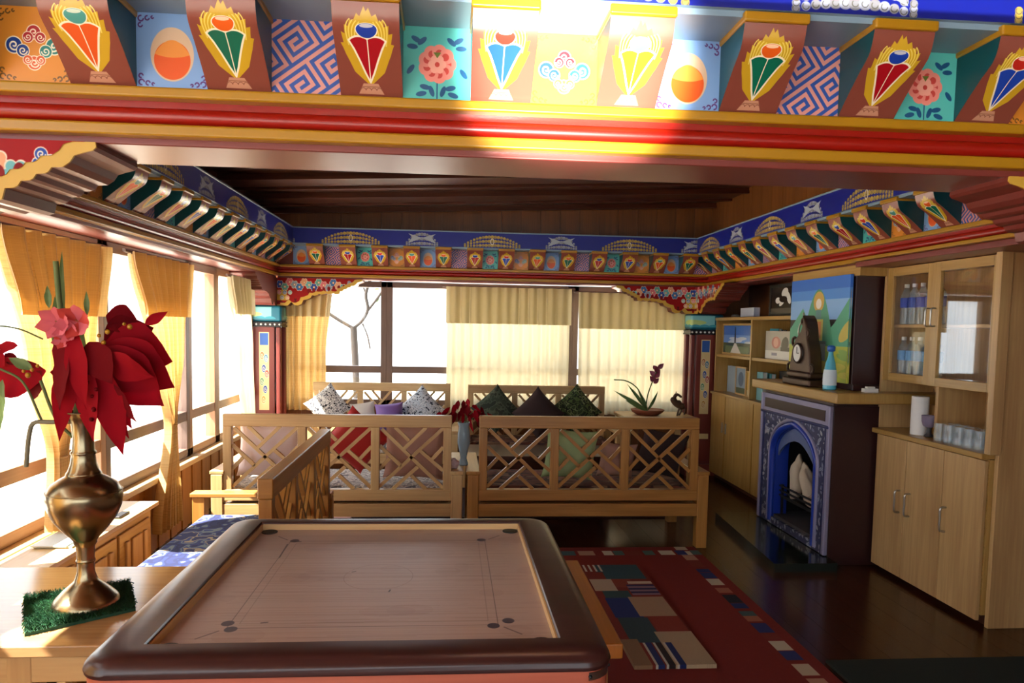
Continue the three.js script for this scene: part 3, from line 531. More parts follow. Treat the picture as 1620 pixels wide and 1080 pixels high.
const runTex = paint(512, 1024, (c, W, Hh) => {   // patchwork, top of canvas = far end
  c.fillStyle = '#7c2a1e'; c.fillRect(0, 0, W, Hh);
  const R = (col, x, y, w, h) => { c.fillStyle = col; c.fillRect(x * W, y * Hh, w * W, h * Hh); };
  R('#2f4f58', 0.2, 0, 0.75, 0.19); R('#7c2a1e', 0, 0.1, 0.3, 0.09); for (let k = 0; k < 4; k++) R('#d0cabc', 0.03 + k * 0.085, 0.0, 0.035, 0.09);
  R('#b9a58c', 0.02, 0.19, 0.35, 0.14); R('#8a3a28', 0.37, 0.19, 0.3, 0.1); R('#c9b79e', 0.6, 0.22, 0.38, 0.03); for (let k = 0; k < 3; k++) { R('#2a2450', 0.55, 0.26 + k * 0.04, 0.43, 0.02); R('#8a6a7c', 0.55, 0.28 + k * 0.04, 0.43, 0.02); }
  R('#2c4a4c', 0.12, 0.33, 0.4, 0.08); R('#1c2f6c', 0.1, 0.41, 0.4, 0.2); R('#a98a6c', 0.45, 0.4, 0.53, 0.2); R('#8a3020', 0.56, 0.6, 0.42, 0.14); R('#2e444a', 0.12, 0.61, 0.42, 0.22); R('#8c6a4c', 0, 0.8, 0.22, 0.2); R('#b39c7c', 0.5, 0.74, 0.5, 0.26);
  for (let k = 0; k < 3; k++) { R('#c8bfae', 0.26 + k * 0.13, 0.83, 0.03, 0.17); R(k & 1 ? '#231a1c' : '#1d2a62', 0.29 + k * 0.13, 0.83, 0.08, 0.17); }
  for (let k = 0; k < 2500; k++) { c.fillStyle = rnd() < 0.5 ? 'rgba(0,0,0,0.06)' : 'rgba(255,240,220,0.06)'; c.fillRect(rnd() * W, rnd() * Hh, 5, 2); }
});
const runG = bx(0.82, 1.19, 0.012, 0.03, -4.53, -3.14, 0); { const P = runG.attributes.position, U = runG.attributes.uv; for (let i = 0; i < P.count; i++) U.setXY(i, (P.getX(i) - 0.82) / 0.37, (-P.getZ(i) - 3.14) / 1.39); }
single('patchwork_rug', runG, std({ map: runTex, roughness: 0.97 }), 'small patchwork rug of blue beige and rust blocks lying on the red rug', 'rug');
single('door_mat', bx(1.72, 3.0, 0, 0.012, -3.2, -2.2), std({ color: '#12211c', roughness: 0.95 }), 'dark green mat on the bare floor in front of the cupboard', 'mat');

// ---------------------------------------------------------------- table with the brass vase
M.pineGloss = phys({ map: woodTex(71, '#bd9868', '#94704a'), roughness: 0.14 });
const vt = thing('vase_table', 'wooden table with latticed front carrying the brass vase', 'table', [0, 0, 0]);
mesh('top', bx(-1.7, -0.7, 0.722, 0.75, -2.33, -1.755, 0.004), M.pineGloss, vt);
mesh('top', bx(-0.7 + 0.0005, -0.62, 0.722, 0.75, -2.33, -1.755, 0.004), M.pineGloss, vt);
mesh('apron_rail', bx(-1.66, -0.66, 0.655, 0.722, -1.80, -1.775, 0.003), M.pine, vt);
mesh('apron_rail', bx(-1.66, -0.66, 0.655, 0.722, -2.3, -2.275, 0.003), M.pine, vt);
for (const x of [-1.64, -0.985, -0.69]) for (const z of [-1.8, -2.29]) mesh('leg', bx(x - 0.028, x + 0.028, 0, 0.722, z - 0.025, z + 0.027, 0.004), M.pine, vt);
mesh('lower_rail', bx(-1.62, -0.66, 0.28, 0.33, -1.8, -1.775), M.pine, vt);
for (const [x0, w] of [[-0.957, 0.24], [-1.612, 0.6]]) for (const [a, b, d, e] of LAT) mesh('lattice_bar', bar(x0 + a * w, 0.33 + b * 0.325, x0 + d * w, 0.33 + e * 0.325, 0.02, 0.018, -1.788), M.pineLight, vt);
// grassy mat under the vase
const matQ = [[-1.12, -2.05], [-0.896, -2.165], [-0.80, -1.965], [-0.99, -1.81]];
const tm = thing('grass_mat', 'small square of artificial green grass under the brass vase', 'mat', [0, 0, 0]);
{
  const s = new THREE.Shape(matQ.map(([x, z]) => new THREE.Vector2(x, -z))); const g = new THREE.ExtrudeGeometry(s, { depth: 0.008, bevelEnabled: false }); g.rotateX(-H); g.translate(0, 0.7505, 0);
  mesh('backing', metric(g, 0), std({ color: '#1f4a34', roughness: 0.9 }), tm);
  const N = 5200, blade = new THREE.ConeGeometry(0.0016, 0.02, 3, 1), im = new THREE.InstancedMesh(blade, std({ color: '#2f7a54', roughness: 0.8 }), N), m4 = new THREE.Matrix4(), e = new THREE.Euler(), col = new THREE.Color();
  for (let i = 0; i < N; i++) { const u = rnd(), v = rnd(), f = (k) => matQ[0][k] * (1 - u) * (1 - v) + matQ[1][k] * u * (1 - v) + matQ[2][k] * u * v + matQ[3][k] * (1 - u) * v; e.set(rr(-0.9, 0.9), 0, rr(-0.9, 0.9)); m4.makeRotationFromEuler(e).setPosition(f(0), 0.766, f(1)); im.setMatrixAt(i, m4); im.setColorAt(i, col.setRGB(rr(0.08, 0.2), rr(0.26, 0.46), rr(0.16, 0.3))); }
  im.name = 'grass_blade'; im.userData.kind = 'stuff'; im.castShadow = im.receiveShadow = true; tm.add(im);
}
// brass vase
const vase = thing('brass_vase', 'tall engraved brass vase with round belly on the grassy mat', 'vase', [-0.93, 0.758, -1.985]);
mesh('foot', lathe([[0, 0], [0.079, 0], [0.08, 0.006], [0.078, 0.016], [0.072, 0.026], [0.052, 0.046], [0.034, 0.062], [0.028, 0.068], [0.026, 0.074]], 40), M.brass, vase);
mesh('body', lathe([[0.026, 0.074], [0.021, 0.09], [0.0195, 0.115], [0.0225, 0.118], [0.0225, 0.122], [0.0205, 0.126], [0.022, 0.158], [0.027, 0.166], [0.027, 0.172], [0.034, 0.182], [0.055, 0.206], [0.074, 0.232], [0.086, 0.262], [0.0895, 0.287], [0.087, 0.302], [0.076, 0.320], [0.058, 0.333], [0.042, 0.342], [0.041, 0.348]], 48), M.brass, vase);
mesh('neck', lathe([[0.041, 0.348], [0.036, 0.356], [0.03, 0.375], [0.0275, 0.395], [0.03, 0.398], [0.03, 0.403], [0.0265, 0.406], [0.024, 0.44], [0.027, 0.475], [0.036, 0.495], [0.045, 0.503], [0.045, 0.507], [0.036, 0.5], [0.022, 0.47]], 40), M.brass, vase);
const ringG = new THREE.TorusGeometry(0.0875, 0.0018, 6, 60); ringG.rotateX(H); ringG.translate(0, 0.302, 0); mesh('engraved_ring', ringG, M.brass, vase);

// flower arrangement in the vase
M.bract = phys({ color: '#8e0416', roughness: 0.85, specularIntensity: 0.25, transmission: 0.12, thickness: 0 });
M.bractDeep = phys({ color: '#66030d', roughness: 0.85, specularIntensity: 0.25, transmission: 0.1, thickness: 0 });
M.petal = phys({ color: '#d86c78', roughness: 0.6, transmission: 0.15, thickness: 0 });
M.petalDeep = phys({ color: '#c8443c', roughness: 0.6, transmission: 0.15, thickness: 0 });
M.stem = std({ color: '#5c6a3a', roughness: 0.7 });
M.spear = phys({ color: '#5f7a44', roughness: 0.6, transmission: 0.2, thickness: 0 });
function leafGeo(L, W, bend = 0.25, fold = 0.2, nv = 10) {   // grows along +y from the origin, faces +z
  return grid(6, nv, (u, v) => { const s = (u - 0.5) * 2, w = W / 2 * Math.pow(Math.sin(Math.PI * (0.02 + 0.98 * Math.pow(v, 0.8))), 1.05) * (1 + 0.025 * Math.sin(v * 17)); return [s * w, L * v * (1 - 0.12 * bend * v), -bend * L * v * v * 0.5 + fold * Math.abs(s) * w + 0.0015 * Math.sin(v * 20) * s]; });
}
const UPV = new THREE.Vector3(0, 1, 0);
function aim(m, from, to, roll = 0, bend = 0) {   // put a leaf (local +y) from one point to another
  const a = new THREE.Vector3(...from), b = new THREE.Vector3(...to), d = b.clone().sub(a).normalize();
  const zdir = new THREE.Vector3(0, 0, 1); const x = new THREE.Vector3().crossVectors(d, zdir); if (x.length() < 0.05) x.set(1, 0, 0); x.normalize(); const z = new THREE.Vector3().crossVectors(x, d);
  m.quaternion.setFromRotationMatrix(new THREE.Matrix4().makeBasis(x, d, z)).multiply(new THREE.Quaternion().setFromAxisAngle(UPV, roll));
  m.position.copy(a);
}
// pixel sketch of the bouquet turned to metres in the plane of the vase (scale 1.63 mm per pixel at that depth)
const fx = (px, dz = 0) => -0.93 + (px - 138) * 0.001665 * (1 + dz / -2), fy = (py, dz = 0) => 1.238 - (py - 662) * 0.001665;
const bq = thing('poinsettia_bouquet', 'bouquet of red poinsettia and pink gladiolus standing in the brass vase', 'bouquet', [0, 0, 0]);
const leaf = (name, mat, p0, p1, w, roll, bend, z0 = -1.985, z1 = -1.985, fold = 0.2) => { const a = [fx(p0[0]), fy(p0[1]), z0], b = [fx(p1[0]), fy(p1[1]), z1], L = Math.hypot(a[0] - b[0], a[1] - b[1], a[2] - b[2]); const m = mesh(name, leafGeo(L, w * 0.001665, bend, fold), mat, bq); aim(m, a, b, roll); return m; };
const Z = -1.985;
// big fan to the right
for (const [p0, p1, w, roll, bend, dz, k] of [
  [[168, 550], [250, 648], 100, 0.2, 0.5, 0.02, 0], [[168, 545], [268, 568], 92, -0.2, 0.4, -0.02, 0], [[165, 540], [236, 520], 70, 0.3, 0.4, -0.05, 1], [[170, 545], [268, 618], 92, 0.1, 0.5, 0.0, 0], [[168, 570], [205, 690], 44, 0.3, 0.2, 0.03, 0], [[172, 580], [208, 712], 42, -0.3, 0.2, 0.05, 0], [[150, 560], [163, 690], 40, 0.2, 0.15, 0.06, 0], [[130, 560], [118, 690], 34, -0.2, 0.15, 0.06, 0], [[128, 545], [120, 640], 30, 0.4, 0.2, 0.08, 1], [[140, 520], [158, 640], 34, 0.1, 0.3, 0.09, 2], [[182, 600], [222, 662], 30, 0.4, 0.2, 0.04, 1], [[180, 610], [214, 672], 26, -0.2, 0.2, 0.02, 0], [[185, 560], [246, 600], 50, 0.5, 0.6, 0.07, 2], [[170, 500], [215, 510], 46, -0.4, 0.2, -0.04, 1], [[232, 512], [266, 492], 16, 0.2, 0.2, 0.0, 0], [[160, 540], [196, 600], 50, 0.0, 0.4, 0.08, 1], [[112, 525], [106, 600], 22, 0.3, 0.2, 0.02, 1],
]) leaf('bract', [M.bract, M.bractDeep, M.bract][k], p0, p1, w, roll, bend, Z + dz * 0.5, Z + dz, 0.15);
// spray of bracts reaching to the frame edge
for (const [p0, p1, w, roll, k] of [[[80, 586], [-40, 618], 58, 0.2, 0], [[76, 585], [-30, 584], 40, -0.3, 0], [[72, 586], [44, 636], 34, 0.4, 1], [[86, 588], [128, 590], 22, 0.3, 0], [[20, 580], [-20, 546], 26, 0.1, 0], [[40, 548], [-16, 556], 20, 0.5, 0], [[40, 575], [6, 560], 18, 0.1, 1]]) leaf('bract', [M.bract, M.bractDeep][k], p0, p1, w, roll, 0.2, Z - 0.02, Z - 0.05, 0.15);
for (const [p0, p1, w, k] of [[[20, 600], [10, 680], 22, 0], [[64, 583], [26, 566], 16, 0], [[100, 560], [96, 470], 14, 1], [[105, 540], [108, 400], 12, 1], [[112, 560], [100, 440], 16, 1], [[120, 590], [112, 500], 20, 1], [[128, 588], [134, 510], 22, 1], [[115, 640], [112, 560], 22, 1], [[90, 490], [86, 455], 10, 1], [[145, 500], [143, 462], 8, 1]]) leaf(k ? 'sheath_leaf' : 'green_leaf', M.spear, p0, p1, w, 0.3, 0.1, Z - 0.01, Z - 0.015, 0.35);
const st = (pts, r) => mesh('stem', tube(pts.map(([a, b, d]) => [fx(a), fy(b), Z + (d || 0)]), r, 20, 6), M.stem, bq);
st([[138, 760], [135, 690], [122, 600], [108, 480], [104, 420]], 0.0065); st([[138, 770], [132, 700], [100, 660], [78, 600]], 0.004); st([[140, 770], [142, 690], [150, 610], [172, 560]], 0.0045); st([[138, 770], [136, 690], [120, 560]], 0.008); st([[78, 660], [50, 600], [20, 583]], 0.003); st([[140, 770], [146, 700], [150, 640]], 0.004);
st([[86, 537, 0.01], [50, 522, 0.01], [20, 520, 0.02], [-5, 542, 0.03]], 0.0022); st([[20, 555, 0], [4, 540, 0], [-10, 538, 0]], 0.003);
// gladiolus flowers
for (const [px, py, r, k] of [[118, 512, 30, 0], [146, 510, 32, 1], [124, 538, 16, 1], [133, 524, 22, 0]]) {
  const fl = new THREE.Group(); fl.name = 'gladiolus_flower'; fl.position.set(fx(px), fy(py), Z + 0.04); bq.add(fl);
  for (let q = 0; q < 6; q++) { const a = q * 1.047 + 0.3, L = r * 0.001665, m = mesh('petal', leafGeo(L, L * 0.85, -0.5, -0.15, 6), k ? M.petalDeep : M.petal, fl); aim(m, [0, 0, 0], [Math.cos(a) * 0.9, Math.sin(a) * 0.9, 0.5], 0); if (q & 1) m.material = M.petal; }
  mesh('stamen', tube([[0, 0, 0], [0.003, 0.004, 0.02]], 0.0015, 4, 5), M.yellow, fl);
}
// small flower clusters
for (const [px, py] of [[82, 582], [76, 590], [90, 576], [70, 584], [178, 530], [190, 524], [184, 540], [214, 512], [222, 516], [160, 600], [166, 620], [160, 585], [172, 610], [168, 640], [164, 655]]) { const s = new THREE.SphereGeometry(rr(0.004, 0.007), 8, 6); s.translate(fx(px), fy(py), Z + 0.05); mesh('bud', s, px > 150 && py > 560 ? M.bractDeep : M.yellow, bq); }
// dried leaf hanging from the rim
mesh('drooping_leaf', tube([[fx(138), fy(662), Z + 0.01], [fx(100), fy(662), Z + 0.02], [fx(72), fy(664), Z + 0.02], [fx(66), fy(680), Z + 0.02], [fx(60), fy(730), Z + 0.02]], 0.006, 24, 5), std({ color: '#7c7a64' }), bq);

// ---------------------------------------------------------------- side table under the windows
const sd = thing('window_chest', 'long low chest with carved front under the side windows', 'chest', [0, 0, 0]);
mesh('top', bx(XL + 0.07, -1.595, 0.478, 0.5, -4.25, -2.5, 0.004), M.pineLight, sd);
mesh('body', bx(XL + 0.08, -1.63, 0.06, 0.478, -4.22, -2.52, 0.003), M.oak, sd);
mesh('plinth', bx(XL + 0.08, -1.65, 0, 0.06, -4.2, -2.54), M.darkwood, sd);
for (let k = 0; k < 4; k++) { const z = -4.18 + k * 0.41; const p = mesh('carved_panel', bx(-1.632, -1.618, 0.12, 0.43, z, z + 0.38, 0.004), M.oak, sd);
  for (const [a, b] of [[0.06, 0.1], [0.13, 0.25], [0.28, 0.32]]) mesh('carved_ridge', bx(-1.62, -1.606, 0.17, 0.38, z + a, z + b, 0.005), M.pine, p); }
const pap = (y0, y1, z0, z1, x0, x1, col, label) => single('magazine', bx(x0, x1, y0, y1, z0, z1, 0.001), std({ color: col }), label, 'magazine', 'papers on the window chest');
pap(0.5, 0.508, -3.62, -3.36, -1.79, -1.63, '#b9c4b8', 'pale grey green magazine lying lowest on the window chest');
pap(0.508, 0.514, -3.6, -3.35, -1.8, -1.65, '#d5d8d0', 'white magazine lying on the grey green one on the window chest');
single('pen_case', bx(-1.68, -1.64, 0.5, 0.512, -3.98, -3.86, 0.004), M.black, 'small dark pen case on the far end of the window chest', 'case');

// ---------------------------------------------------------------- curtains
const weave = paint(256, 256, (c, W, Hh) => { c.fillStyle = '#d6b272'; c.fillRect(0, 0, W, Hh); for (let k = 0; k < 64; k++) { c.fillStyle = `rgba(120,80,20,${0.08 + rnd() * 0.22})`; c.fillRect(0, k * 4, W, 1 + rnd() * 2); } for (let k = 0; k < 40; k++) { c.fillStyle = `rgba(255,235,170,${rnd() * 0.2})`; c.fillRect(rnd() * W, 0, 1 + rnd() * 2, Hh); } });
weave.wrapS = weave.wrapT = THREE.RepeatWrapping; weave.repeat.set(3, 5);
M.gold = phys({ map: weave, roughness: 0.95, transmission: 0.42, thickness: 0 });
M.cream = phys({ color: '#d8ccac', roughness: 0.95, transmission: 0.38, thickness: 0 });
M.creamBand = phys({ color: '#c8ba94', roughness: 0.95, transmission: 0.36, thickness: 0 });
// one cloth: list of [y, centre, halfWidth, fold depth] from top to bottom; along = position on the wall
function cloth(levels, folds, at, sideways, bulge = 0) {
  const nv = 26; const L = (v) => { const q = v * (levels.length - 1), i = Math.min(levels.length - 2, Math.floor(q)), t = q - i, s = t * t * (3 - 2 * t); return levels[i].map((a, k) => (k ? a + (levels[i + 1][k] - a) * s : a + (levels[i + 1][k] - a) * t)); };
  const ph = rnd() * 6;
  return grid(folds * 8, nv, (u, v) => { const [y, c, w, d] = L(v); const s = c + (u * 2 - 1) * w, n = at + d * Math.sin(u * folds * 6.283 + ph + Math.sin(u * 9 + ph)) + bulge * Math.sin(v * 3.14); return sideways ? [n, y, s] : [s, y, n]; });
}
function curtain(label, levels, folds, at, sideways, mat, bandMat, bandDrop, group) {
  const t = thing('curtain', label, 'curtain', [0, 0, 0], 0, group);
  mesh('cloth', cloth(levels, folds, at, sideways), mat, t);
  const top = levels[0];
  if (bandMat) mesh('valance', cloth([[top[0] + 0.01, top[1], top[2] + 0.01, top[3] * 0.9], [top[0] - bandDrop, levels[1] ? top[1] + (levels[1][1] - top[1]) * bandDrop / (top[0] - levels[1][0]) : top[1], top[2] + ((levels[1] ? levels[1][2] : top[2]) - top[2]) * bandDrop / (top[0] - levels[1][0]) + 0.01, top[3] * 0.9]], folds, at + 0.03, sideways), bandMat, t);
  const rod = new THREE.CylinderGeometry(0.011, 0.011, top[2] * 2 + 0.1, 10); if (sideways) rod.rotateX(H); else rod.rotateZ(H); rod.translate(sideways ? at : top[1], top[0] + 0.012, sideways ? top[1] : at);
  mesh('rod', rod, M.frame, t);
  if (levels.length > 3) { const tie = levels[2]; const tg = new THREE.TorusGeometry(0.035, 0.008, 6, 16); tg.rotateX(H); tg.translate(sideways ? at : tie[1], tie[0], sideways ? tie[1] : at); mesh('tie_band', tg, mat, t); }
  return t;
}
curtain('gathered golden curtain behind the brass vase', [[1.86, -3.64, 0.47, 0.022], [1.3, -3.68, 0.3, 0.03], [0.86, -3.62, 0.05, 0.03], [0.52, -3.66, 0.12, 0.035]], 7, XL + 0.09, true, M.gold, M.gold, 0.35, 'golden side curtains');
curtain('gathered golden curtain just beyond the red bouquet', [[1.87, -4.9, 0.48, 0.022], [1.3, -5.0, 0.28, 0.03], [0.82, -5.04, 0.05, 0.03], [0.16, -4.98, 0.2, 0.04]], 7, XL + 0.09, true, M.gold, M.gold, 0.35, 'golden side curtains');
curtain('added golden curtain out of view that keeps sun off the wooden vase table', [[1.87, -2.38, 0.48, 0.022], [1.3, -2.3, 0.32, 0.03], [0.86, -2.2, 0.06, 0.03], [0.52, -2.2, 0.14, 0.035]], 7, XL + 0.09, true, M.gold, M.gold, 0.35, 'golden side curtains');  // outside the view, added to keep direct sun off the table
curtain('added golden curtain out of view drawn beside the viewer to block sun', [[1.87, -1.24, 0.55, 0.022], [1.3, -1.24, 0.55, 0.03], [0.52, -1.24, 0.55, 0.035]], 8, XL + 0.09, true, M.gold, M.gold, 0.35, 'golden side curtains');  // likewise added outside the view as a sun screen
curtain('pale narrow curtain beside the painted corner pillar', [[1.86, -6.65, 0.3, 0.025], [1.2, -6.82, 0.2, 0.03], [0.5, -6.95, 0.14, 0.03]], 5, XL + 0.09, true, M.cream, M.creamBand, 0.3, 'pale curtains');
curtain('cream curtain pulled to the pillar side of the tree window', [[1.86, -1.43, 0.24, 0.03], [1.2, -1.45, 0.2, 0.03], [0.62, -1.45, 0.2, 0.03]], 6, ZB + 0.1, false, M.gold, M.creamBand, 0.3, 'pale curtains');
curtain('closed cream curtain over the middle of the back window', [[1.88, 0.59, 0.63, 0.02], [1.2, 0.59, 0.63, 0.024], [0.6, 0.59, 0.63, 0.028]], 13, ZB + 0.1, false, M.cream, M.creamBand, 0.36, 'pale curtains');
curtain('closed cream curtain behind the potted orchid', [[1.85, 1.895, 0.585, 0.02], [1.2, 1.895, 0.58, 0.024], [0.6, 1.895, 0.575, 0.028]], 12, ZB + 0.1, false, M.cream, M.creamBand, 0.36, 'pale curtains');

// ---------------------------------------------------------------- fireplace
M.lilac = phys({ color: '#8f8aa8', roughness: 0.45, metalness: 0.2 });
M.cobalt = phys({ color: '#1d3aa0', roughness: 0.3 });
M.navy = phys({ color: '#18205a', roughness: 0.35 });
M.soot = std({ color: '#0d0c0d', roughness: 0.95 });
const reliefTex = paint(512, 512, (c, W, Hh) => {
  c.fillStyle = '#3b3f62'; c.fillRect(0, 0, W, Hh);
  for (let k = 0; k < 260; k++) { const x = rnd() * W, y = rnd() * Hh, r = 10 + rnd() * 16; c.fillStyle = ['#9aa0b8', '#b4b8c8', '#7a80a4', '#c4c6cc'][k & 3]; c.save(); c.translate(x, y); c.rotate(rnd() * 6); c.beginPath(); c.moveTo(0, -r); c.quadraticCurveTo(r * 0.8, -r * 0.2, 0, r); c.quadraticCurveTo(-r * 0.8, -r * 0.2, 0, -r); c.fill(); c.strokeStyle = '#4b5074'; c.lineWidth = 1.6; c.beginPath(); c.moveTo(0, -r); c.lineTo(0, r); c.stroke(); c.restore(); }
});
reliefTex.wrapS = reliefTex.wrapT = THREE.RepeatWrapping;
M.relief = phys({ map: reliefTex, bumpMap: reliefTex, bumpScale: 0.004, roughness: 0.4, metalness: 0.25 });
const fp = thing('fireplace', 'cast iron fireplace with blue pointed arch and dark wooden sides', 'fireplace', [2.44, 0, -5.68], -Math.PI / 2);
{
  const AX = 0.59, HW = 0.36;
  const arch = (path, hw, top, spring, bot, cxm = AX) => { path.moveTo(cxm - hw, bot); path.lineTo(cxm - hw, spring); path.bezierCurveTo(cxm - hw, spring + (top - spring) * 0.55, cxm - hw * 0.5, top - 0.02, cxm, top); path.bezierCurveTo(cxm + hw * 0.5, top - 0.02, cxm + hw, spring + (top - spring) * 0.55, cxm + hw, spring); path.lineTo(cxm + hw, bot); return path; };
  const s = new THREE.Shape(); s.moveTo(0.05, 0.06); s.lineTo(1.08, 0.06); s.lineTo(1.08, 0.885); s.lineTo(0.05, 0.885); s.closePath();
  const hole = arch(new THREE.Path(), HW, 0.865, 0.62, 0.11); hole.closePath(); s.holes.push(hole);
  const pg = new THREE.ExtrudeGeometry(s, { depth: 0.02, bevelEnabled: false, curveSegments: 16 }); { const P = pg.attributes.position, U = pg.attributes.uv; for (let i = 0; i < P.count; i++) U.setXY(i, P.getX(i) * 1.6, P.getY(i) * 1.6); }
  mesh('iron_surround', pg, M.relief, fp);
  const ringC = (hw, top, sp, z) => { const q = arch(new THREE.Path(), hw, top, sp, 0.08).getPoints(20).map((p) => new THREE.Vector3(p.x, p.y, z)); return q; };
  mesh('arch_moulding', new THREE.TubeGeometry(new THREE.CatmullRomCurve3(ringC(HW + 0.012, 0.88, 0.62, 0.022)), 90, 0.014, 8), M.lilac, fp);
  mesh('blue_arch', new THREE.TubeGeometry(new THREE.CatmullRomCurve3(ringC(HW - 0.02, 0.845, 0.61, 0.014)), 90, 0.024, 8), M.cobalt, fp);
  const hood = new THREE.Shape(); arch(hood, HW - 0.03, 0.84, 0.6, 0.5); const hc = new THREE.Path(); hood.lineTo(AX + HW - 0.03, 0.5); hood.bezierCurveTo(AX + 0.22, 0.62, AX + 0.1, 0.72, AX - 0.02, 0.72); hood.bezierCurveTo(AX - 0.14, 0.72, AX - 0.26, 0.66, AX - HW + 0.03, 0.56);
  const hg = new THREE.ExtrudeGeometry(hood, { depth: 0.012, bevelEnabled: false, curveSegments: 14 }); hg.translate(0, 0, -0.03); mesh('hood', hg, phys({ color: '#7d8cb8', metalness: 0.5, roughness: 0.35 }), fp);
  const jambs = new THREE.Shape(); arch(jambs, HW, 0.865, 0.62, 0.1); jambs.lineTo(AX + HW - 0.04, 0.1); const inner = arch(new THREE.Path(), HW - 0.04, 0.82, 0.6, 0.1).getPoints(14).reverse(); inner.forEach((p) => jambs.lineTo(p.x, p.y)); const jg = new THREE.ExtrudeGeometry(jambs, { depth: 0.1, bevelEnabled: false, curveSegments: 14 }); jg.translate(0, 0, -0.1); mesh('blue_reveal', jg, M.cobalt, fp);
  mesh('frieze_frame', bx(0.05, 1.08, 0.885, 1.03, 0, 0.022, 0.003), M.lilac, fp);
  mesh('frieze_panel', bx(0.1, 1.03, 0.925, 0.995, 0.02, 0.026), M.maroonDark, fp);
  mesh('frieze_moulding', bx(0.04, 1.09, 0.88, 0.9, 0.0, 0.035, 0.006), M.navy, fp);
  for (const x of [0.03, 1.06]) mesh('pilaster', bx(x, x + 0.035, 0.06, 1.03, 0, 0.03, 0.008), M.lilac, fp);
  for (const x of [0.075, 1.035]) mesh('pilaster_groove', bx(x, x + 0.02, 0.06, 0.88, 0.018, 0.024, 0.002), M.navy, fp);
  mesh('side_casing', bx(1.08, 1.095, 0.0, 1.03, -0.64, 0.0, 0.002), M.maroonDark, fp);
  mesh('side_casing', bx(0.015, 0.03, 0.0, 1.03, -0.64, 0.0, 0.002), M.maroonDark, fp);
  mesh('top_casing', bx(0.03, 1.08, 0.9, 1.06, -0.64, -0.003), M.maroonDark, fp);
  mesh('firebox_back', bx(0.03, 1.08, 0.0, 0.9, -0.4, -0.36), M.soot, fp);
  for (const x of [0.17, 0.97]) mesh('firebox_cheek', bx(x, x + 0.03, 0.0, 0.9, -0.36, -0.003), M.soot, fp);
  mesh('ash_floor', bx(0.2, 0.97, 0.0, 0.13, -0.36, -0.003), std({ color: '#4a4648', roughness: 0.95 }), fp);
  for (const y of [0.27, 0.305, 0.34]) mesh('grate_bar', bx(0.25, 0.93, y, y + 0.012, -0.05, -0.038), M.black, fp);
  for (const x of [0.3, 0.88]) mesh('grate_leg', bx(x, x + 0.015, 0.13, 0.36, -0.056, -0.04), M.black, fp);
  mesh('grate_floor', bx(0.27, 0.92, 0.255, 0.268, -0.32, -0.05), M.black, fp);
}
const lump = (rx, ry, rz, sd) => { const g = new THREE.SphereGeometry(1, 18, 12); const P = g.attributes.position; for (let i = 0; i < P.count; i++) { const x = P.getX(i), y = P.getY(i), z = P.getZ(i), k = 1 + 0.16 * Math.sin(x * 4 + sd) * Math.cos(y * 5 + sd) + 0.08 * Math.sin(z * 9 + sd * 2); P.setXYZ(i, x * rx * k, y * ry * k, z * rz * k); } g.computeVertexNormals(); return g; };
const paperM = std({ color: '#cdbda6', roughness: 0.9 });
for (const [z, y, rx, ry, rz, tilt, lab] of [[-5.28, 0.42, 0.05, 0.16, 0.055, 0.1, 'pale upright bundle in the fireplace grate'], [-5.12, 0.41, 0.045, 0.14, 0.06, -0.4, 'brownish leaning bundle in the fireplace grate'], [-5.02, 0.31, 0.045, 0.04, 0.11, 0.1, 'flat pale bundle lying lowest in the fireplace grate']]) { const m = single('kindling_bundle', lump(rx, ry, rz, z), paperM, lab, 'kindling', 'kindling in the grate'); m.position.set(2.55, y, z); m.rotation.x = tilt; }
const hs = new THREE.Shape([[2.03, -4.45], [2.44, -4.45], [2.44, -5.75], [2.12, -5.75]].map(([x, z]) => new THREE.Vector2(x, -z)));
const hg2 = metric(new THREE.ExtrudeGeometry(hs, { depth: 0.055, bevelEnabled: false }), 0); hg2.rotateX(-H);
single('hearth_slab', hg2, phys({ color: '#1a2420', roughness: 0.12 }), 'polished dark green hearth slab in front of the fireplace', 'hearth');
const mantel = single('mantel_shelf', bx(2.35, 3.1, 1.062, 1.13, -5.695, -4.4, 0.012), M.oak, 'thick honey wooden mantel shelf over the fireplace', 'mantel');
const chim = thing('chimney_breast', 'dark maroon chimney box rising from the mantel behind the painting', 'chimney', [0, 0, 0]);
mesh('casing', bx(2.57, 3.1, 1.13, 1.93, -5.5, -4.63, 0.004), M.maroonDark, chim);
mesh('plinth', bx(2.562, 3.1, 1.13, 1.17, -5.52, -4.6, 0.004), M.maroonDark, chim);
mesh('top_board', bx(2.562, 3.1, 1.86, 1.93, -5.52, -4.58, 0.004), M.oak, chim);
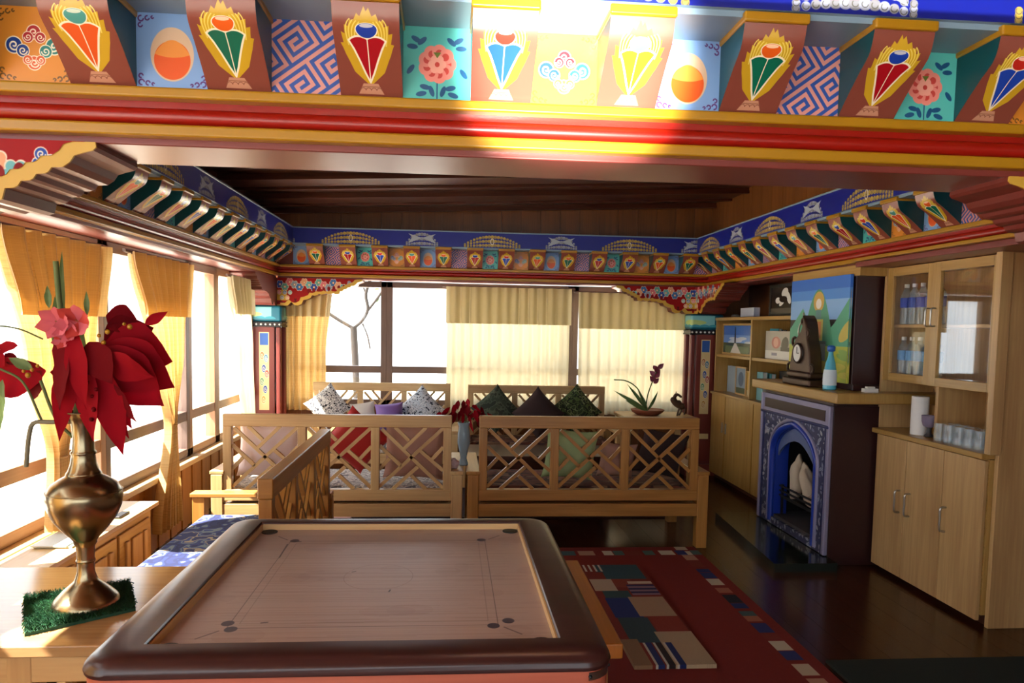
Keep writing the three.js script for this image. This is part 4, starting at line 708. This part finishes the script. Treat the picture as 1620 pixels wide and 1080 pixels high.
const artTex = paint(512, 512, (c, W, Hh) => {
  c.fillStyle = '#2f6fd0'; c.fillRect(0, 0, W, 100); c.fillStyle = '#4f8fe0'; c.fillRect(0, 60, W, 70); c.fillStyle = '#86b4e8'; c.fillRect(0, 110, W, 100);
  c.fillStyle = '#5aa886'; c.beginPath(); c.moveTo(0, 260); c.lineTo(120, 150); c.lineTo(230, 300); c.lineTo(230, 420); c.lineTo(0, 420); c.fill(); c.beginPath(); c.moveTo(280, 320); c.lineTo(400, 230); c.lineTo(512, 110); c.lineTo(512, 420); c.lineTo(280, 420); c.fill();
  c.fillStyle = '#4f9a78'; c.beginPath(); c.moveTo(110, 420); c.quadraticCurveTo(180, 60, 262, 56); c.quadraticCurveTo(330, 60, 420, 420); c.fill();
  c.fillStyle = '#b9c24a'; c.fillRect(0, 340, W, 172); c.fillStyle = '#d4cc5c'; for (let k = 0; k < 14; k++) { c.beginPath(); c.ellipse(rnd() * W, 380 + rnd() * 120, 60, 16, 0, 0, 7); c.fill(); }
  c.fillStyle = '#8fb457'; for (let k = 0; k < 14; k++) { c.beginPath(); c.ellipse(rnd() * W, 340 + rnd() * 90, 50, 14, 0.2, 0, 7); c.fill(); }
  c.fillStyle = '#cdbb5a'; c.beginPath(); c.ellipse(505, 262, 80, 34, -0.7, 0, 7); c.fill();
  c.fillStyle = '#c9a24a'; c.beginPath(); c.ellipse(262, 120, 46, 52, 0, 0, 7); c.fill(); c.fillStyle = '#e8e0d4'; c.beginPath(); c.ellipse(262, 130, 24, 26, 0, 0, 7); c.fill(); c.fillStyle = '#5a8a8a'; c.fillRect(240, 160, 46, 50);
  c.fillStyle = '#c8b64a'; c.fillRect(222, 208, 84, 108); c.fillStyle = '#d07a30'; c.fillRect(238, 220, 52, 84); c.fillStyle = '#7a8a90'; c.fillRect(196, 318, 140, 96); c.fillStyle = '#5d6c70'; c.fillRect(196, 318, 140, 14);
});
single('canvas_painting', (() => { const g = new THREE.BoxGeometry(0.02, 0.7, 0.83); g.translate(2.549, 1.522, -5.06); return g; })(), phys({ map: artTex, roughness: 0.5 }), 'painting of green hills and blue sky hung above the mantel', 'painting');
// mantel clock
const ck = thing('mantel_clock', 'ornate dark carved clock with white dial on the mantel', 'clock', [2.45, 1.13, -5.02], -Math.PI / 2);
M.bronze = phys({ color: '#4a3428', metalness: 0.6, roughness: 0.4 });
mesh('base', bx(-0.21, 0.2, 0, 0.05, -0.07, 0.07, 0.014), M.bronze, ck);
mesh('plinth', bx(-0.17, 0.17, 0.05, 0.1, -0.055, 0.06, 0.02), M.bronze, ck);
{ const s = new THREE.Shape(); s.moveTo(-0.14, 0.1); s.bezierCurveTo(-0.12, 0.2, -0.1, 0.3, -0.04, 0.33); s.bezierCurveTo(0.02, 0.36, 0.05, 0.42, 0.03, 0.47); s.bezierCurveTo(0.09, 0.42, 0.08, 0.33, 0.1, 0.3); s.bezierCurveTo(0.13, 0.25, 0.14, 0.18, 0.15, 0.1); const g = extrude(s, 0.07, 0.01); g.translate(0, 0, -0.03); mesh('case', g, M.bronze, ck);
  for (const [x, y, r] of [[-0.16, 0.12, 0.03], [0.16, 0.12, 0.03], [-0.1, 0.3, 0.03], [0.08, 0.36, 0.025], [0.02, 0.44, 0.02]]) { const t = new THREE.TorusGeometry(r, 0.009, 6, 18); t.translate(x, y, 0.04); mesh('scroll', t, M.bronze, ck); }
  const d = new THREE.CylinderGeometry(0.062, 0.062, 0.012, 32); d.rotateX(H); d.translate(-0.01, 0.222, 0.056); const dial = mesh('dial', d, M.white, ck);
  const ri = new THREE.TorusGeometry(0.064, 0.007, 8, 36); ri.translate(-0.01, 0.222, 0.06); mesh('bezel', ri, M.bronze, dial);
  mesh('hand', bx(-0.013, -0.007, 0.222, 0.265, 0.063, 0.065), M.black, dial); mesh('hand', bx(-0.01, 0.022, 0.219, 0.225, 0.063, 0.065), M.black, dial); }
mesh('filigree', tube([[-0.08, 0.3, 0], [-0.13, 0.36, 0], [-0.1, 0.43, 0], [-0.05, 0.46, 0], [-0.07, 0.5, 0]], 0.006, 24, 6), M.steel, ck);
const bt = thing('blue_bottle', 'slim white and turquoise bottle beside the clock on the mantel', 'bottle', [2.44, 1.13, -4.66]);
mesh('body', lathe([[0, 0], [0.04, 0], [0.042, 0.01], [0.041, 0.1], [0.03, 0.17], [0.016, 0.22], [0.014, 0.25]], 24), phys({ color: '#58b4cc', roughness: 0.15 }), bt);
mesh('label', lathe([[0.0425, 0.03], [0.0425, 0.1], [0.038, 0.13]], 24), std({ color: '#d6e4ec' }), bt);
mesh('cap', lathe([[0.014, 0.245], [0.024, 0.25], [0.026, 0.275], [0.018, 0.285], [0, 0.287]], 18), phys({ color: '#2a64b8', roughness: 0.3 }), bt);
const wb = thing('matchbox', 'little white box at the cupboard end of the mantel', 'box', [2.615, 1.13, -4.49]);
mesh('tray', bx(-0.045, 0.045, 0, 0.024, -0.02, 0.02, 0.002), M.white, wb); mesh('lid', bx(-0.025, 0.025, 0.024, 0.036, -0.016, 0.016, 0.002), M.white, wb);

// ---------------------------------------------------------------- bookcase beside the fireplace
const bc = thing('bookcase', 'honey wooden bookcase with closed lower doors beside the fireplace', 'bookcase', [0, 0, 0]);
mesh('counter', bx(2.645, 3.12, 0.86, 0.885, -7.46, -5.70, 0.004), M.oak, bc);
mesh('top_shelf', bx(2.67, 3.1, 1.595, 1.625, -7.46, -5.70, 0.004), M.oak, bc);
mesh('middle_shelf', bx(2.69, 3.1, 1.235, 1.262, -7.44, -5.70, 0.003), M.oak, bc);
for (const z of [-7.46, -6.57, -5.73]) mesh('upright', bx(2.68, 3.1, 0.885, 1.595, z, z + 0.028, 0.003), M.oak, bc);
mesh('back_panel', bx(3.1, 3.12, 0.885, 1.6, -7.46, -5.70), M.pine, bc);
mesh('plinth', bx(2.72, 3.1, 0, 0.06, -7.46, -5.7), M.darkwood, bc);
for (const [a, b, h] of [[-7.45, -7.08, -7.12], [-7.06, -6.4, -7.02], [-6.38, -5.72, -5.78]]) { const d = mesh('door', bx(2.66, 2.68, 0.06, 0.858, a, b, 0.003, 1), M.oak, bc); mesh('handle', bx(2.648, 2.66, 0.5, 0.6, h - 0.008, h + 0.008, 0.004), M.steel, d); }
mesh('carcass', bx(2.69, 3.1, 0.06, 0.86, -7.45, -5.72), M.oak, bc);
const pic = (name, label, z0, z1, y0, x, h, tex, fcol, cat = 'picture', fw = 0.02) => { const t = thing(name, label, cat, [x, y0, (z0 + z1) / 2], -Math.PI / 2); const w = z1 - z0; const tilt = new THREE.Group();
  mesh('frame', merge([bx(-w / 2, w / 2, 0, fw, -0.01, 0.01), bx(-w / 2, w / 2, h - fw, h, -0.01, 0.01), bx(-w / 2, -w / 2 + fw, fw, h - fw, -0.01, 0.01), bx(w / 2 - fw, w / 2, fw, h - fw, -0.01, 0.01)]), fcol, t);
  const g = new THREE.BoxGeometry(w - 2 * fw + 0.002, h - 2 * fw + 0.002, 0.008); g.translate(0, h / 2, 0); mesh('print', g, phys({ map: tex, roughness: 0.25 }), t); return t; };
const monument = paint(256, 200, (c, W, Hh) => { c.fillStyle = '#3f6fc8'; c.fillRect(0, 0, W, Hh); c.fillStyle = '#6a96e0'; c.fillRect(0, 70, W, 60); c.fillStyle = '#c8d4e8'; for (let k = 0; k < 8; k++) { c.beginPath(); c.ellipse(rnd() * W, 90 + rnd() * 40, 40, 10, 0, 0, 7); c.fill(); } c.fillStyle = '#2c3a5a'; c.beginPath(); c.moveTo(104, 130); c.lineTo(109, 10); c.lineTo(115, 10); c.lineTo(120, 130); c.fill(); c.fillStyle = '#3a5038'; c.fillRect(0, 126, W, 74); c.fillStyle = '#6a7a52'; c.fillRect(20, 148, 216, 50); c.fillStyle = '#d8d4cc'; c.beginPath(); c.moveTo(106, 128); c.lineTo(122, 128); c.lineTo(168, 200); c.lineTo(70, 200); c.fill(); });
pic('framed_photo', 'framed photo of a tall tower with a path under blue sky', -7.40, -6.66, 1.262, 2.74, 0.305, monument, M.oak);
const bw = paint(200, 256, (c, W, Hh) => { c.fillStyle = '#151416'; c.fillRect(0, 0, W, Hh); c.fillStyle = '#55524e'; c.fillRect(0, 205, W, 51); c.fillStyle = '#e6e4de'; for (const [x, y, a, b, r] of [[118, 58, 26, 46, 0.2], [150, 110, 16, 60, -0.2], [62, 130, 22, 30, 0], [96, 150, 16, 40, 0.5]]) { c.beginPath(); c.ellipse(x, y, a, b, r, 0, 7); c.fill(); } c.fillStyle = '#1c1a1c'; c.beginPath(); c.ellipse(106, 120, 34, 30, 0.3, 0, 7); c.fill(); });
pic('framed_print', 'black and white picture in a black frame above the bookcase', -6.36, -5.86, 1.625, 2.76, 0.27, bw, M.black, 'picture', 0.025);
const colt = (a, b, d) => paint(128, 160, (c) => { c.fillStyle = a; c.fillRect(0, 0, 128, 160); c.fillStyle = b; c.beginPath(); c.ellipse(64, 70, 36, 46, 0, 0, 7); c.fill(); c.fillStyle = d; c.fillRect(0, 124, 128, 36); });
pic('postcard_frame', 'small frame with grey blue picture on the lower bookcase shelf', -7.12, -6.86, 0.885, 2.78, 0.27, colt('#8fa6bc', '#5a6f8a', '#56624a'), M.pine, 'picture', 0.014);
pic('yellow_frame', 'small yellow framed picture beside the grey blue one', -6.83, -6.62, 0.885, 2.77, 0.24, colt('#c8a24a', '#8a6a2c', '#c9b58a'), M.oak, 'picture', 0.014);
const book = (label, z0, z1, y0, h, x0, x1, col, tex) => { const t = thing('book', label, 'book', [0, 0, 0], 0, 'books in the bookcase'); mesh('pages', bx(x0 + 0.004, x1 - 0.004, y0 + 0.004, y0 + h - 0.004, z0 + 0.003, z1 - 0.004), M.white, t); const g = merge([bx(x0, x0 + 0.004, y0, y0 + h, z0, z1), bx(x1 - 0.004, x1, y0, y0 + h, z0, z1), bx(x0, x1, y0, y0 + h, z0, z0 + 0.003)]); mesh('cover', g, col, t); if (tex) { const p = new THREE.PlaneGeometry(z1 - z0, h); p.rotateY(-H); p.translate(x0 - 0.001, y0 + h / 2, (z0 + z1) / 2); mesh('cover_print', p, phys({ map: tex, roughness: 0.3 }), t); } return t; };
const coverTex = paint(256, 160, (c) => { c.fillStyle = '#b9b3a8'; c.fillRect(0, 0, 256, 160); c.fillStyle = '#c4756a'; c.beginPath(); c.ellipse(98, 66, 40, 34, 0, 0, 7); c.fill(); c.fillStyle = '#e0a898'; c.beginPath(); c.ellipse(96, 66, 22, 26, 0, 0, 7); c.fill(); c.fillStyle = '#2c2428'; c.beginPath(); c.ellipse(176, 72, 30, 40, 0.3, 0, 7); c.fill(); c.fillRect(140, 90, 100, 22); c.fillStyle = '#e4e2dc'; c.fillRect(0, 112, 256, 48); c.fillStyle = '#8a8aa0'; c.fillRect(60, 124, 50, 16); });
const C = (h) => phys({ color: h, roughness: 0.5 });
book('book with two faces on its cover facing out of the upper shelf', -6.42, -5.86, 1.262, 0.24, 2.76, 2.79, C('#c9c4ba'), coverTex);
book('turquoise book standing behind the one with two faces', -6.48, -6.3, 1.262, 0.26, 2.82, 2.85, C('#3a94a8'));
book('dark blue book standing beside the turquoise one', -6.5, -6.36, 1.262, 0.25, 2.88, 2.92, C('#28508c'));
book('pale grey blue book at the pillar end of the lower shelf', -7.41, -7.16, 0.885, 0.26, 2.8, 2.83, C('#9fb0c0'));
book('pale teal book on the lower shelf next to the fireplace', -6.53, -6.4, 0.885, 0.25, 2.74, 2.78, C('#7fb8bc'));
book('second teal book on the lower shelf behind the pale one', -6.52, -6.36, 0.885, 0.24, 2.8, 2.84, C('#4f9aa0'));
book('black book with white strip leaning by the mantel', -6.34, -6.0, 0.885, 0.27, 2.86, 2.9, C('#1d1c20'));
single('photo_cube', bx(2.78, 2.84, 1.625, 1.715, -7.08, -6.76, 0.004), phys({ map: colt('#c8cfe0', '#3a4a86', '#dfe2ea'), roughness: 0.4 }), 'small blue and white photo block on top of the bookcase', 'photo block');
single('grey_stone', (() => { const g = lump(0.04, 0.018, 0.05, 3); g.translate(2.8, 1.64, -7.25); return g; })(), std({ color: '#8a8078' }), 'small grey stone lying on top of the bookcase', 'stone');

// ---------------------------------------------------------------- crockery cupboard
const cb = thing('base_cupboard', 'honey wooden base cupboard with three doors and steel handles', 'cupboard', [0, 0, 0]);
mesh('carcass', bx(2.74, 3.12, 0.06, 0.868, -4.56, -3.575), M.oak, cb);
mesh('plinth', bx(2.78, 3.12, 0, 0.06, -4.56, -3.58), M.darkwood, cb);
for (const [a, b, h] of [[-4.555, -4.246, -4.285], [-4.24, -3.905, -4.185], [-3.899, -3.582, -3.86]]) { const d = mesh('door', bx(2.718, 2.738, 0.03, 0.862, a, b, 0.003, 1), M.pine, cb); const hd = mesh('handle', tube([[2.718, 0.555, h], [2.69, 0.552, h], [2.686, 0.49, h], [2.69, 0.425, h], [2.718, 0.42, h]], 0.006, 20, 8), M.steel, d); }
const wt = single('worktop', bx(2.69, 3.12, 0.87, 0.9, -4.575, -3.575, 0.006), M.oak, 'thin wooden worktop on the base cupboard', 'worktop');
const ep = struct('trim_6', 'tall plain wooden end panel of the cupboard wall');
mesh('panel', bx(2.76, 3.15, 0, 1.93, -3.572, -3.545, 0.003, 1), M.pine, ep);
mesh('panel', bx(2.70, 2.762, 0.9, 1.93, -3.572, -3.53, 0.004, 1), M.pine, ep);
mesh('back_board', bx(3.09, 3.12, 0.9, 1.93, -4.6, -3.572, 0), M.pine, ep);
mesh('divider', bx(2.80, 3.09, 0.9, 1.205, -4.125, -4.10, 0.002), M.pine, ep);
mesh('side_board', bx(2.74, 3.09, 0.9, 1.93, -4.6, -4.578, 0.002), M.pine, ep);
const uc = thing('glazed_cupboard', 'glazed wall cupboard full of water bottles above the worktop', 'cupboard', [0, 0, 0]);
mesh('bottom_board', bx(2.77, 3.09, 1.205, 1.23, -4.575, -3.58), M.pine, uc);
mesh('top_board', bx(2.77, 3.09, 1.89, 1.91, -4.575, -3.58), M.pine, uc);
mesh('shelf', bx(2.79, 3.09, 1.538, 1.556, -4.575, -3.58), M.pine, uc);
mesh('middle_post', bx(2.77, 2.79, 1.23, 1.89, -4.125, -4.09), M.pine, uc);
for (const [a, b, h] of [[-4.575, -4.112, -4.135], [-4.104, -3.582, -4.07]]) {
  const d = mesh('door', merge([bx(2.745, 2.768, 1.205, 1.908, a, a + 0.06, 0.003), bx(2.745, 2.768, 1.205, 1.908, b - 0.06, b, 0.003), bx(2.745, 2.768, 1.205, 1.255, a + 0.06, b - 0.06, 0.003), bx(2.745, 2.768, 1.855, 1.908, a + 0.06, b - 0.06, 0.003)]), M.oak, uc);
  if (a > -4.11) { const q = new THREE.Vector3(2.757, 0, b); d.position.copy(q); for (const g of [d.geometry]) g.translate(-q.x, 0, -q.z); d.rotation.y = 0.024; d.userData.ajar = true; }
  const dx = d.userData.ajar ? d.position : null;
  const pn = mesh('pane', bx(2.755, 2.759, 1.255, 1.855, a + 0.06, b - 0.06), M.glass, d); if (dx) pn.geometry.translate(-dx.x, 0, -dx.z);
  const hn = mesh('handle', tube([[2.745, 1.645, h], [2.72, 1.645, h], [2.716, 1.6, h], [2.72, 1.545, h], [2.745, 1.545, h]], 0.005, 16, 6), M.steel, d); if (dx) hn.geometry.translate(-dx.x, 0, -dx.z); delete d.userData.ajar;
}
// water bottles
M.pet = phys({ color: '#e8f2f8', transmission: 0.85, thickness: 0, roughness: 0.12 });
const mkBottle = (labelCol) => { const t = new THREE.Group(); t.name = 'water_bottle';
  mesh('body', lathe([[0, 0], [0.03, 0], [0.033, 0.006], [0.031, 0.02], [0.033, 0.034], [0.031, 0.048], [0.033, 0.062], [0.031, 0.076], [0.033, 0.09], [0.033, 0.17], [0.026, 0.195], [0.014, 0.22], [0.013, 0.232]], 14), M.pet, t);
  mesh('label', lathe([[0.0336, 0.105], [0.0336, 0.165]], 14), C(labelCol), t);
  mesh('cap', lathe([[0.0145, 0.228], [0.0145, 0.25], [0, 0.251]], 10), M.white, t); return t; };
const bots = [mkBottle('#1e3fae'), mkBottle('#6fa8dc')];
const ord = ['first', 'second', 'third', 'fourth', 'fifth'];
for (const [row, y, nm] of [[0, 1.556, 'dark blue labelled water bottle on the upper cupboard shelf'], [1, 1.23, 'light blue labelled water bottle on the lower cupboard shelf']]) for (let k = 0; k < 5; k++) { const c = bots[row].clone(); c.name = numbered('water_bottle'); c.position.set(2.83, y, -4.505 + k * 0.082); c.userData = { label: `${nm}, ${ord[k]} from the chimney side`, category: 'bottle', group: 'water bottles in the glazed cupboard' }; scene.add(c); }
const tumb = lathe([[0, 0], [0.028, 0], [0.03, 0.003], [0.034, 0.1], [0.0325, 0.1], [0.029, 0.006], [0, 0.005]], 18);
M.cupglass = phys({ color: '#f4f8fa', transmission: 0.92, thickness: 0, roughness: 0.05 });
for (let r = 0; r < 2; r++) for (let k = 0; k < 5; k++) { const m = single('tumbler', tumb, M.cupglass, `upturned clear glass on the worktop, ${r ? 'back' : 'front'} row, ${ord[k]} from the divider`, 'glass', 'glasses on the worktop'); m.position.set(2.77 + r * 0.08, 1.0, -4.02 + k * 0.082); m.rotation.x = Math.PI; }
for (let k = 0; k < 4; k++) { const m = single('jar', lathe([[0, 0], [0.045, 0], [0.048, 0.02], [0.048, 0.11], [0.03, 0.13], [0.03, 0.15], [0, 0.151]], 16), [C('#2c3a40'), C('#4a5a52'), C('#c9a23a'), C('#3a4048')][k], ['dark slate jar behind the second glazed door', 'grey green jar behind the second glazed door', 'yellow jar behind the second glazed door', 'dark grey jar at the panel end behind the glazed door'][k], 'jar', 'jars in the glazed cupboard'); m.position.set(2.95, k < 2 ? 1.556 : 1.23, k & 1 ? -3.66 : -3.82); }
const pt = thing('paper_roll', 'standing white paper towel roll on the worktop', 'paper roll', [2.80, 0.9, -4.26]);
mesh('roll', lathe([[0.014, 0], [0.047, 0], [0.048, 0.004], [0.048, 0.225], [0.046, 0.23], [0.014, 0.23]], 26), std({ color: '#eceae6', roughness: 0.9 }), pt); mesh('core', lathe([[0.014, 0], [0.0142, 0.23], [0.012, 0.23]], 16), C('#a88a66'), pt);
const gb = thing('glass_bowl', 'small lilac glass bowl on a dark stand beside the paper roll', 'bowl', [2.80, 0.9, -4.165]);
mesh('stand', lathe([[0, 0], [0.026, 0], [0.024, 0.008], [0.014, 0.02], [0.014, 0.05], [0.02, 0.056]], 18), C('#3a3638'), gb); mesh('bowl', lathe([[0.02, 0.056], [0.034, 0.064], [0.042, 0.09], [0.044, 0.125], [0.042, 0.125], [0.038, 0.09], [0.028, 0.066], [0, 0.062]], 20), phys({ color: '#b0a4c0', transmission: 0.5, thickness: 0, roughness: 0.1 }), gb);
// moulding shelf over the cupboard
const tr7 = struct('trim_7', 'projecting moulding under the cornice over the cupboards');
mesh('yellow_strip', bx(2.52, 2.9, 1.945, 1.965, -4.62, -2.2, 0.004), M.yellow, tr7);
mesh('maroon_strip', bx(2.55, 2.9, 1.912, 1.945, -4.62, -2.2, 0.006), M.maroon, tr7);

// ---------------------------------------------------------------- small things among the settees
single('added_lounge_rug', bx(-1.2, 1.75, 0, 0.01, -6.86, -5.78), std({ color: '#2c100e', roughness: 0.97 }), 'dark maroon rug added between the facing settees to darken the floor reflection', 'rug');  // rug added to dull the bright floor reflection under the settee
const tt = thing('tea_table', 'low wooden tea table between the facing settees, dark body added to block light', 'table', [0.75, 0.01, -6.32]);
mesh('top', bx(-0.6, 0.6, 0.4, 0.44, -0.3, 0.3, 0.006), M.darkwood, tt);
mesh('added_skirt', bx(-0.55, 0.55, 0.12, 0.4, -0.26, 0.26, 0.004), M.darkwood, tt);  // dark body added to block the light showing under the settee
for (const x of [-0.54, 0.54]) for (const z of [-0.25, 0.25]) mesh('leg', bx(x - 0.035, x + 0.035, 0, 0.4, z - 0.035, z + 0.035, 0.004), M.darkwood, tt);
const fv = thing('slim_vase', 'pale blue grey vase holding red flowers between the front settees', 'vase', [0.10, 0.53, -5.2]);
mesh('body', lathe([[0, 0], [0.03, 0], [0.034, 0.01], [0.022, 0.05], [0.03, 0.1], [0.044, 0.16], [0.042, 0.22], [0.034, 0.27], [0.046, 0.3], [0.042, 0.3], [0.03, 0.27]], 22), phys({ color: '#8fa6b4', roughness: 0.25 }), fv);
const rb = thing('red_flowers', 'bunch of drooping red flowers in the pale blue grey vase', 'flowers', [0.10, 0.8, -5.2]);
for (let k = 0; k < 46; k++) { const a = rnd() * 6.28, r = rr(0.02, 0.17), y = rr(0.0, 0.19) * (1 - r * 1.5) + 0.02; const L = rr(0.05, 0.1), m = mesh('red_petal', leafGeo(L, rr(0.025, 0.04), 0.3, 0.2, 5), k & 1 ? M.bract : M.bractDeep, rb); aim(m, [Math.cos(a) * r, y, Math.sin(a) * r * 0.5], [Math.cos(a) * r * 1.3, y - L * rr(0.2, 1.2), Math.sin(a) * r * 0.6 + 0.02], rr(-1, 1)); }
for (let k = 0; k < 6; k++) mesh('stem', tube([[0, -0.1, 0], [rr(-0.02, 0.02), 0.02, rr(-0.02, 0.02)], [rr(-0.12, 0.14), rr(0.06, 0.14), rr(-0.05, 0.05)]], 0.003, 8, 5), M.stem, rb);
single('shell', (() => { const g = lump(0.035, 0.035, 0.035, 5); g.translate(0.035, 0.563, -5.06); return g; })(), std({ color: '#c9b0b4' }), 'round pinkish shell on the settee arm beside the slim vase', 'shell');
const et = thing('end_table', 'pale wooden end table by the back curtain carrying the orchid', 'table', [0, 0, 0]);
mesh('top', bx(1.66, 2.36, 0.635, 0.66, -7.5, -7.0, 0.005), M.pineLight, et);
for (const x of [1.7, 2.32]) for (const z of [-7.46, -7.04]) mesh('leg', bx(x - 0.025, x + 0.025, 0, 0.635, z - 0.025, z + 0.025), M.pineLight, et);
const po = thing('potted_orchid', 'orchid with one pink flower spike in a shallow clay bowl', 'plant', [1.93, 0.66, -7.2]);
mesh('bowl', lathe([[0, 0], [0.1, 0], [0.15, 0.03], [0.165, 0.055], [0.155, 0.055], [0.13, 0.04], [0, 0.035]], 26), phys({ color: '#8a4a34', roughness: 0.6 }), po);
for (const [x, y, z, w] of [[-0.34, 0.2, 0.02, 0.04], [-0.22, 0.1, 0.06, 0.04], [-0.2, 0.28, -0.02, 0.035], [0.12, 0.2, 0.03, 0.03], [-0.1, 0.22, 0.05, 0.035]]) { const L = Math.hypot(x, y, z); const m = mesh('leaf', leafGeo(L, w, 0.7, 0.3, 8), M.leafGreen, po); aim(m, [0, 0.04, 0], [x, y + 0.04, z]); }
mesh('stem', tube([[-0.02, 0.04, 0], [0.0, 0.2, 0], [0.05, 0.35, 0.0], [0.09, 0.46, 0]], 0.006, 16, 6), M.stem, po);
for (let k = 0; k < 9; k++) { const m = mesh('petal', leafGeo(0.08, 0.05, 0.3, 0.2, 5), C('#8a3a52'), po); const a = k * 2.4, y = 0.31 + k * 0.018; aim(m, [0.05 + k * 0.005, y, 0], [0.05 + k * 0.005 + Math.cos(a) * 0.06, y + 0.05, Math.sin(a) * 0.05]); }
mesh('tall_leaf', tube([[-0.02, 0.04, 0], [-0.1, 0.25, 0], [-0.22, 0.33, 0], [-0.34, 0.34, 0]], 0.006, 18, 5), M.leafGreen, po);
// horse figurine: one body from blended capsules sampled as tubes
const ho = thing('horse_figurine', 'small brown rearing horse figurine beside the orchid', 'figurine', [2.2, 0.66, -7.15]);
{
  const parts = [[[-0.05, 0.09, 0], [0.0, 0.12, 0], [0.03, 0.155, 0], 0.032], [[0.02, 0.15, 0], [0.015, 0.19, 0], [-0.005, 0.21, 0], 0.018], [[0.0, 0.212, 0], [-0.025, 0.2, 0], [-0.045, 0.185, 0], 0.012]];
  const gs = parts.map(([a, b, c, r]) => { const g = tube([a, b, c], r, 8, 8); return g; });
  for (const [a, b, c] of [[[-0.04, 0.09, 0.014], [-0.06, 0.05, 0.016], [-0.035, 0, 0.016]], [[-0.04, 0.09, -0.014], [-0.02, 0.05, -0.016], [-0.01, 0, -0.016]], [[0.02, 0.14, 0.014], [-0.02, 0.13, 0.018], [-0.03, 0.105, 0.018]], [[0.02, 0.14, -0.014], [-0.03, 0.145, -0.018], [-0.045, 0.12, -0.018]], [[-0.06, 0.1, 0], [-0.09, 0.07, 0], [-0.085, 0.01, 0]]]) gs.push(tube([a, b, c], 0.009, 8, 6));
  for (const [x, y, r] of [[-0.055, 0.092, 0.034], [0.03, 0.155, 0.03], [-0.045, 0.186, 0.012]]) { const s = new THREE.SphereGeometry(r, 12, 8); s.translate(x, y, 0); gs.push(s); }
  for (const z of [-0.006, 0.006]) { const e = new THREE.ConeGeometry(0.004, 0.016, 6); e.translate(0.004, 0.232, z); gs.push(e); }
  const bm = mesh('body', merge(gs), C('#4a3220'), ho); bm.rotation.y = Math.PI;
}
// ---------------------------------------------------------------- outside
const yard = struct('ground_outside', 'pale sunlit ground outside the windows');
mesh('ground', bx(-40, 40, -3.2, -3.0, -60, 40), std({ color: '#cfc8ba', roughness: 0.95 }), yard);
const tr = thing('bare_tree', 'thin bare forked tree outside the back window', 'tree', [-1.5, -3.0, -12]);
M.bark = std({ color: '#2a2420', roughness: 0.9 });
const br = (pts, r) => mesh('branch', tube(pts.map(([x, y, z]) => [x, y, z || 0]), r, 18, 6), M.bark, tr);
mesh('trunk', tube([[0.12, 0, 0], [0.08, 2, 0], [0.03, 3.5, 0], [-0.02, 4.45, 0]], 0.055, 20, 8), M.bark, tr);
br([[-0.02, 4.42], [-0.25, 4.55], [-0.45, 4.68]], 0.03); br([[-0.4, 4.65], [-0.5, 4.78], [-0.5, 4.9]], 0.016); br([[-0.02, 4.42], [0.12, 4.55], [0.2, 4.72], [0.17, 4.95], [0.24, 5.2]], 0.028); br([[0.2, 4.7], [0.35, 4.9], [0.45, 5.05]], 0.022); br([[0.17, 4.95], [0.12, 5.15], [0.2, 5.35]], 0.014); br([[0.42, 5.0], [0.4, 5.2], [0.46, 5.35]], 0.014); br([[0.12, 4.5], [0.2, 4.3], [0.24, 4.1]], 0.014);
for (let k = 0; k < 26; k++) { const c = [[0.32, 5.25], [0.42, 5.02], [-0.52, 4.9], [-0.5, 4.72]][k % 4]; const m = mesh('leaf', leafGeo(0.13, 0.035, 0.2, 0.1, 4), M.leafGreen, tr); aim(m, [c[0] + rr(-0.1, 0.1), c[1] + rr(-0.12, 0.12), rr(-0.1, 0.1)], [c[0] + rr(-0.2, 0.2), c[1] + rr(-0.3, 0.1), rr(-0.2, 0.2)]); }

const gt = thing('added_terrace_table', 'added unseen glass topped table behind the viewer, invented as source of the beam sun patch', 'table', [-0.45, 0, 4.45]);  // unseen table, added to give the spot lamp something to shine from
mesh('top', bx(-0.45, 0.45, 0.3, 0.315, -0.35, 0.35), phys({ color: '#dfe8ea', roughness: 0.03, metalness: 0.6 }), gt);
for (const x of [-0.4, 0.4]) for (const z of [-0.3, 0.3]) mesh('leg', bx(x - 0.02, x + 0.02, -0.05, 0.3, z - 0.02, z + 0.02), M.steel, gt);
mesh('terrace', bx(-3, 4, -0.2, -0.05, ZF + 0.15, 7), std({ color: '#b8b0a4' }), struct('floor_outside', 'terrace behind the viewer'));
renderer.render(scene, camera);
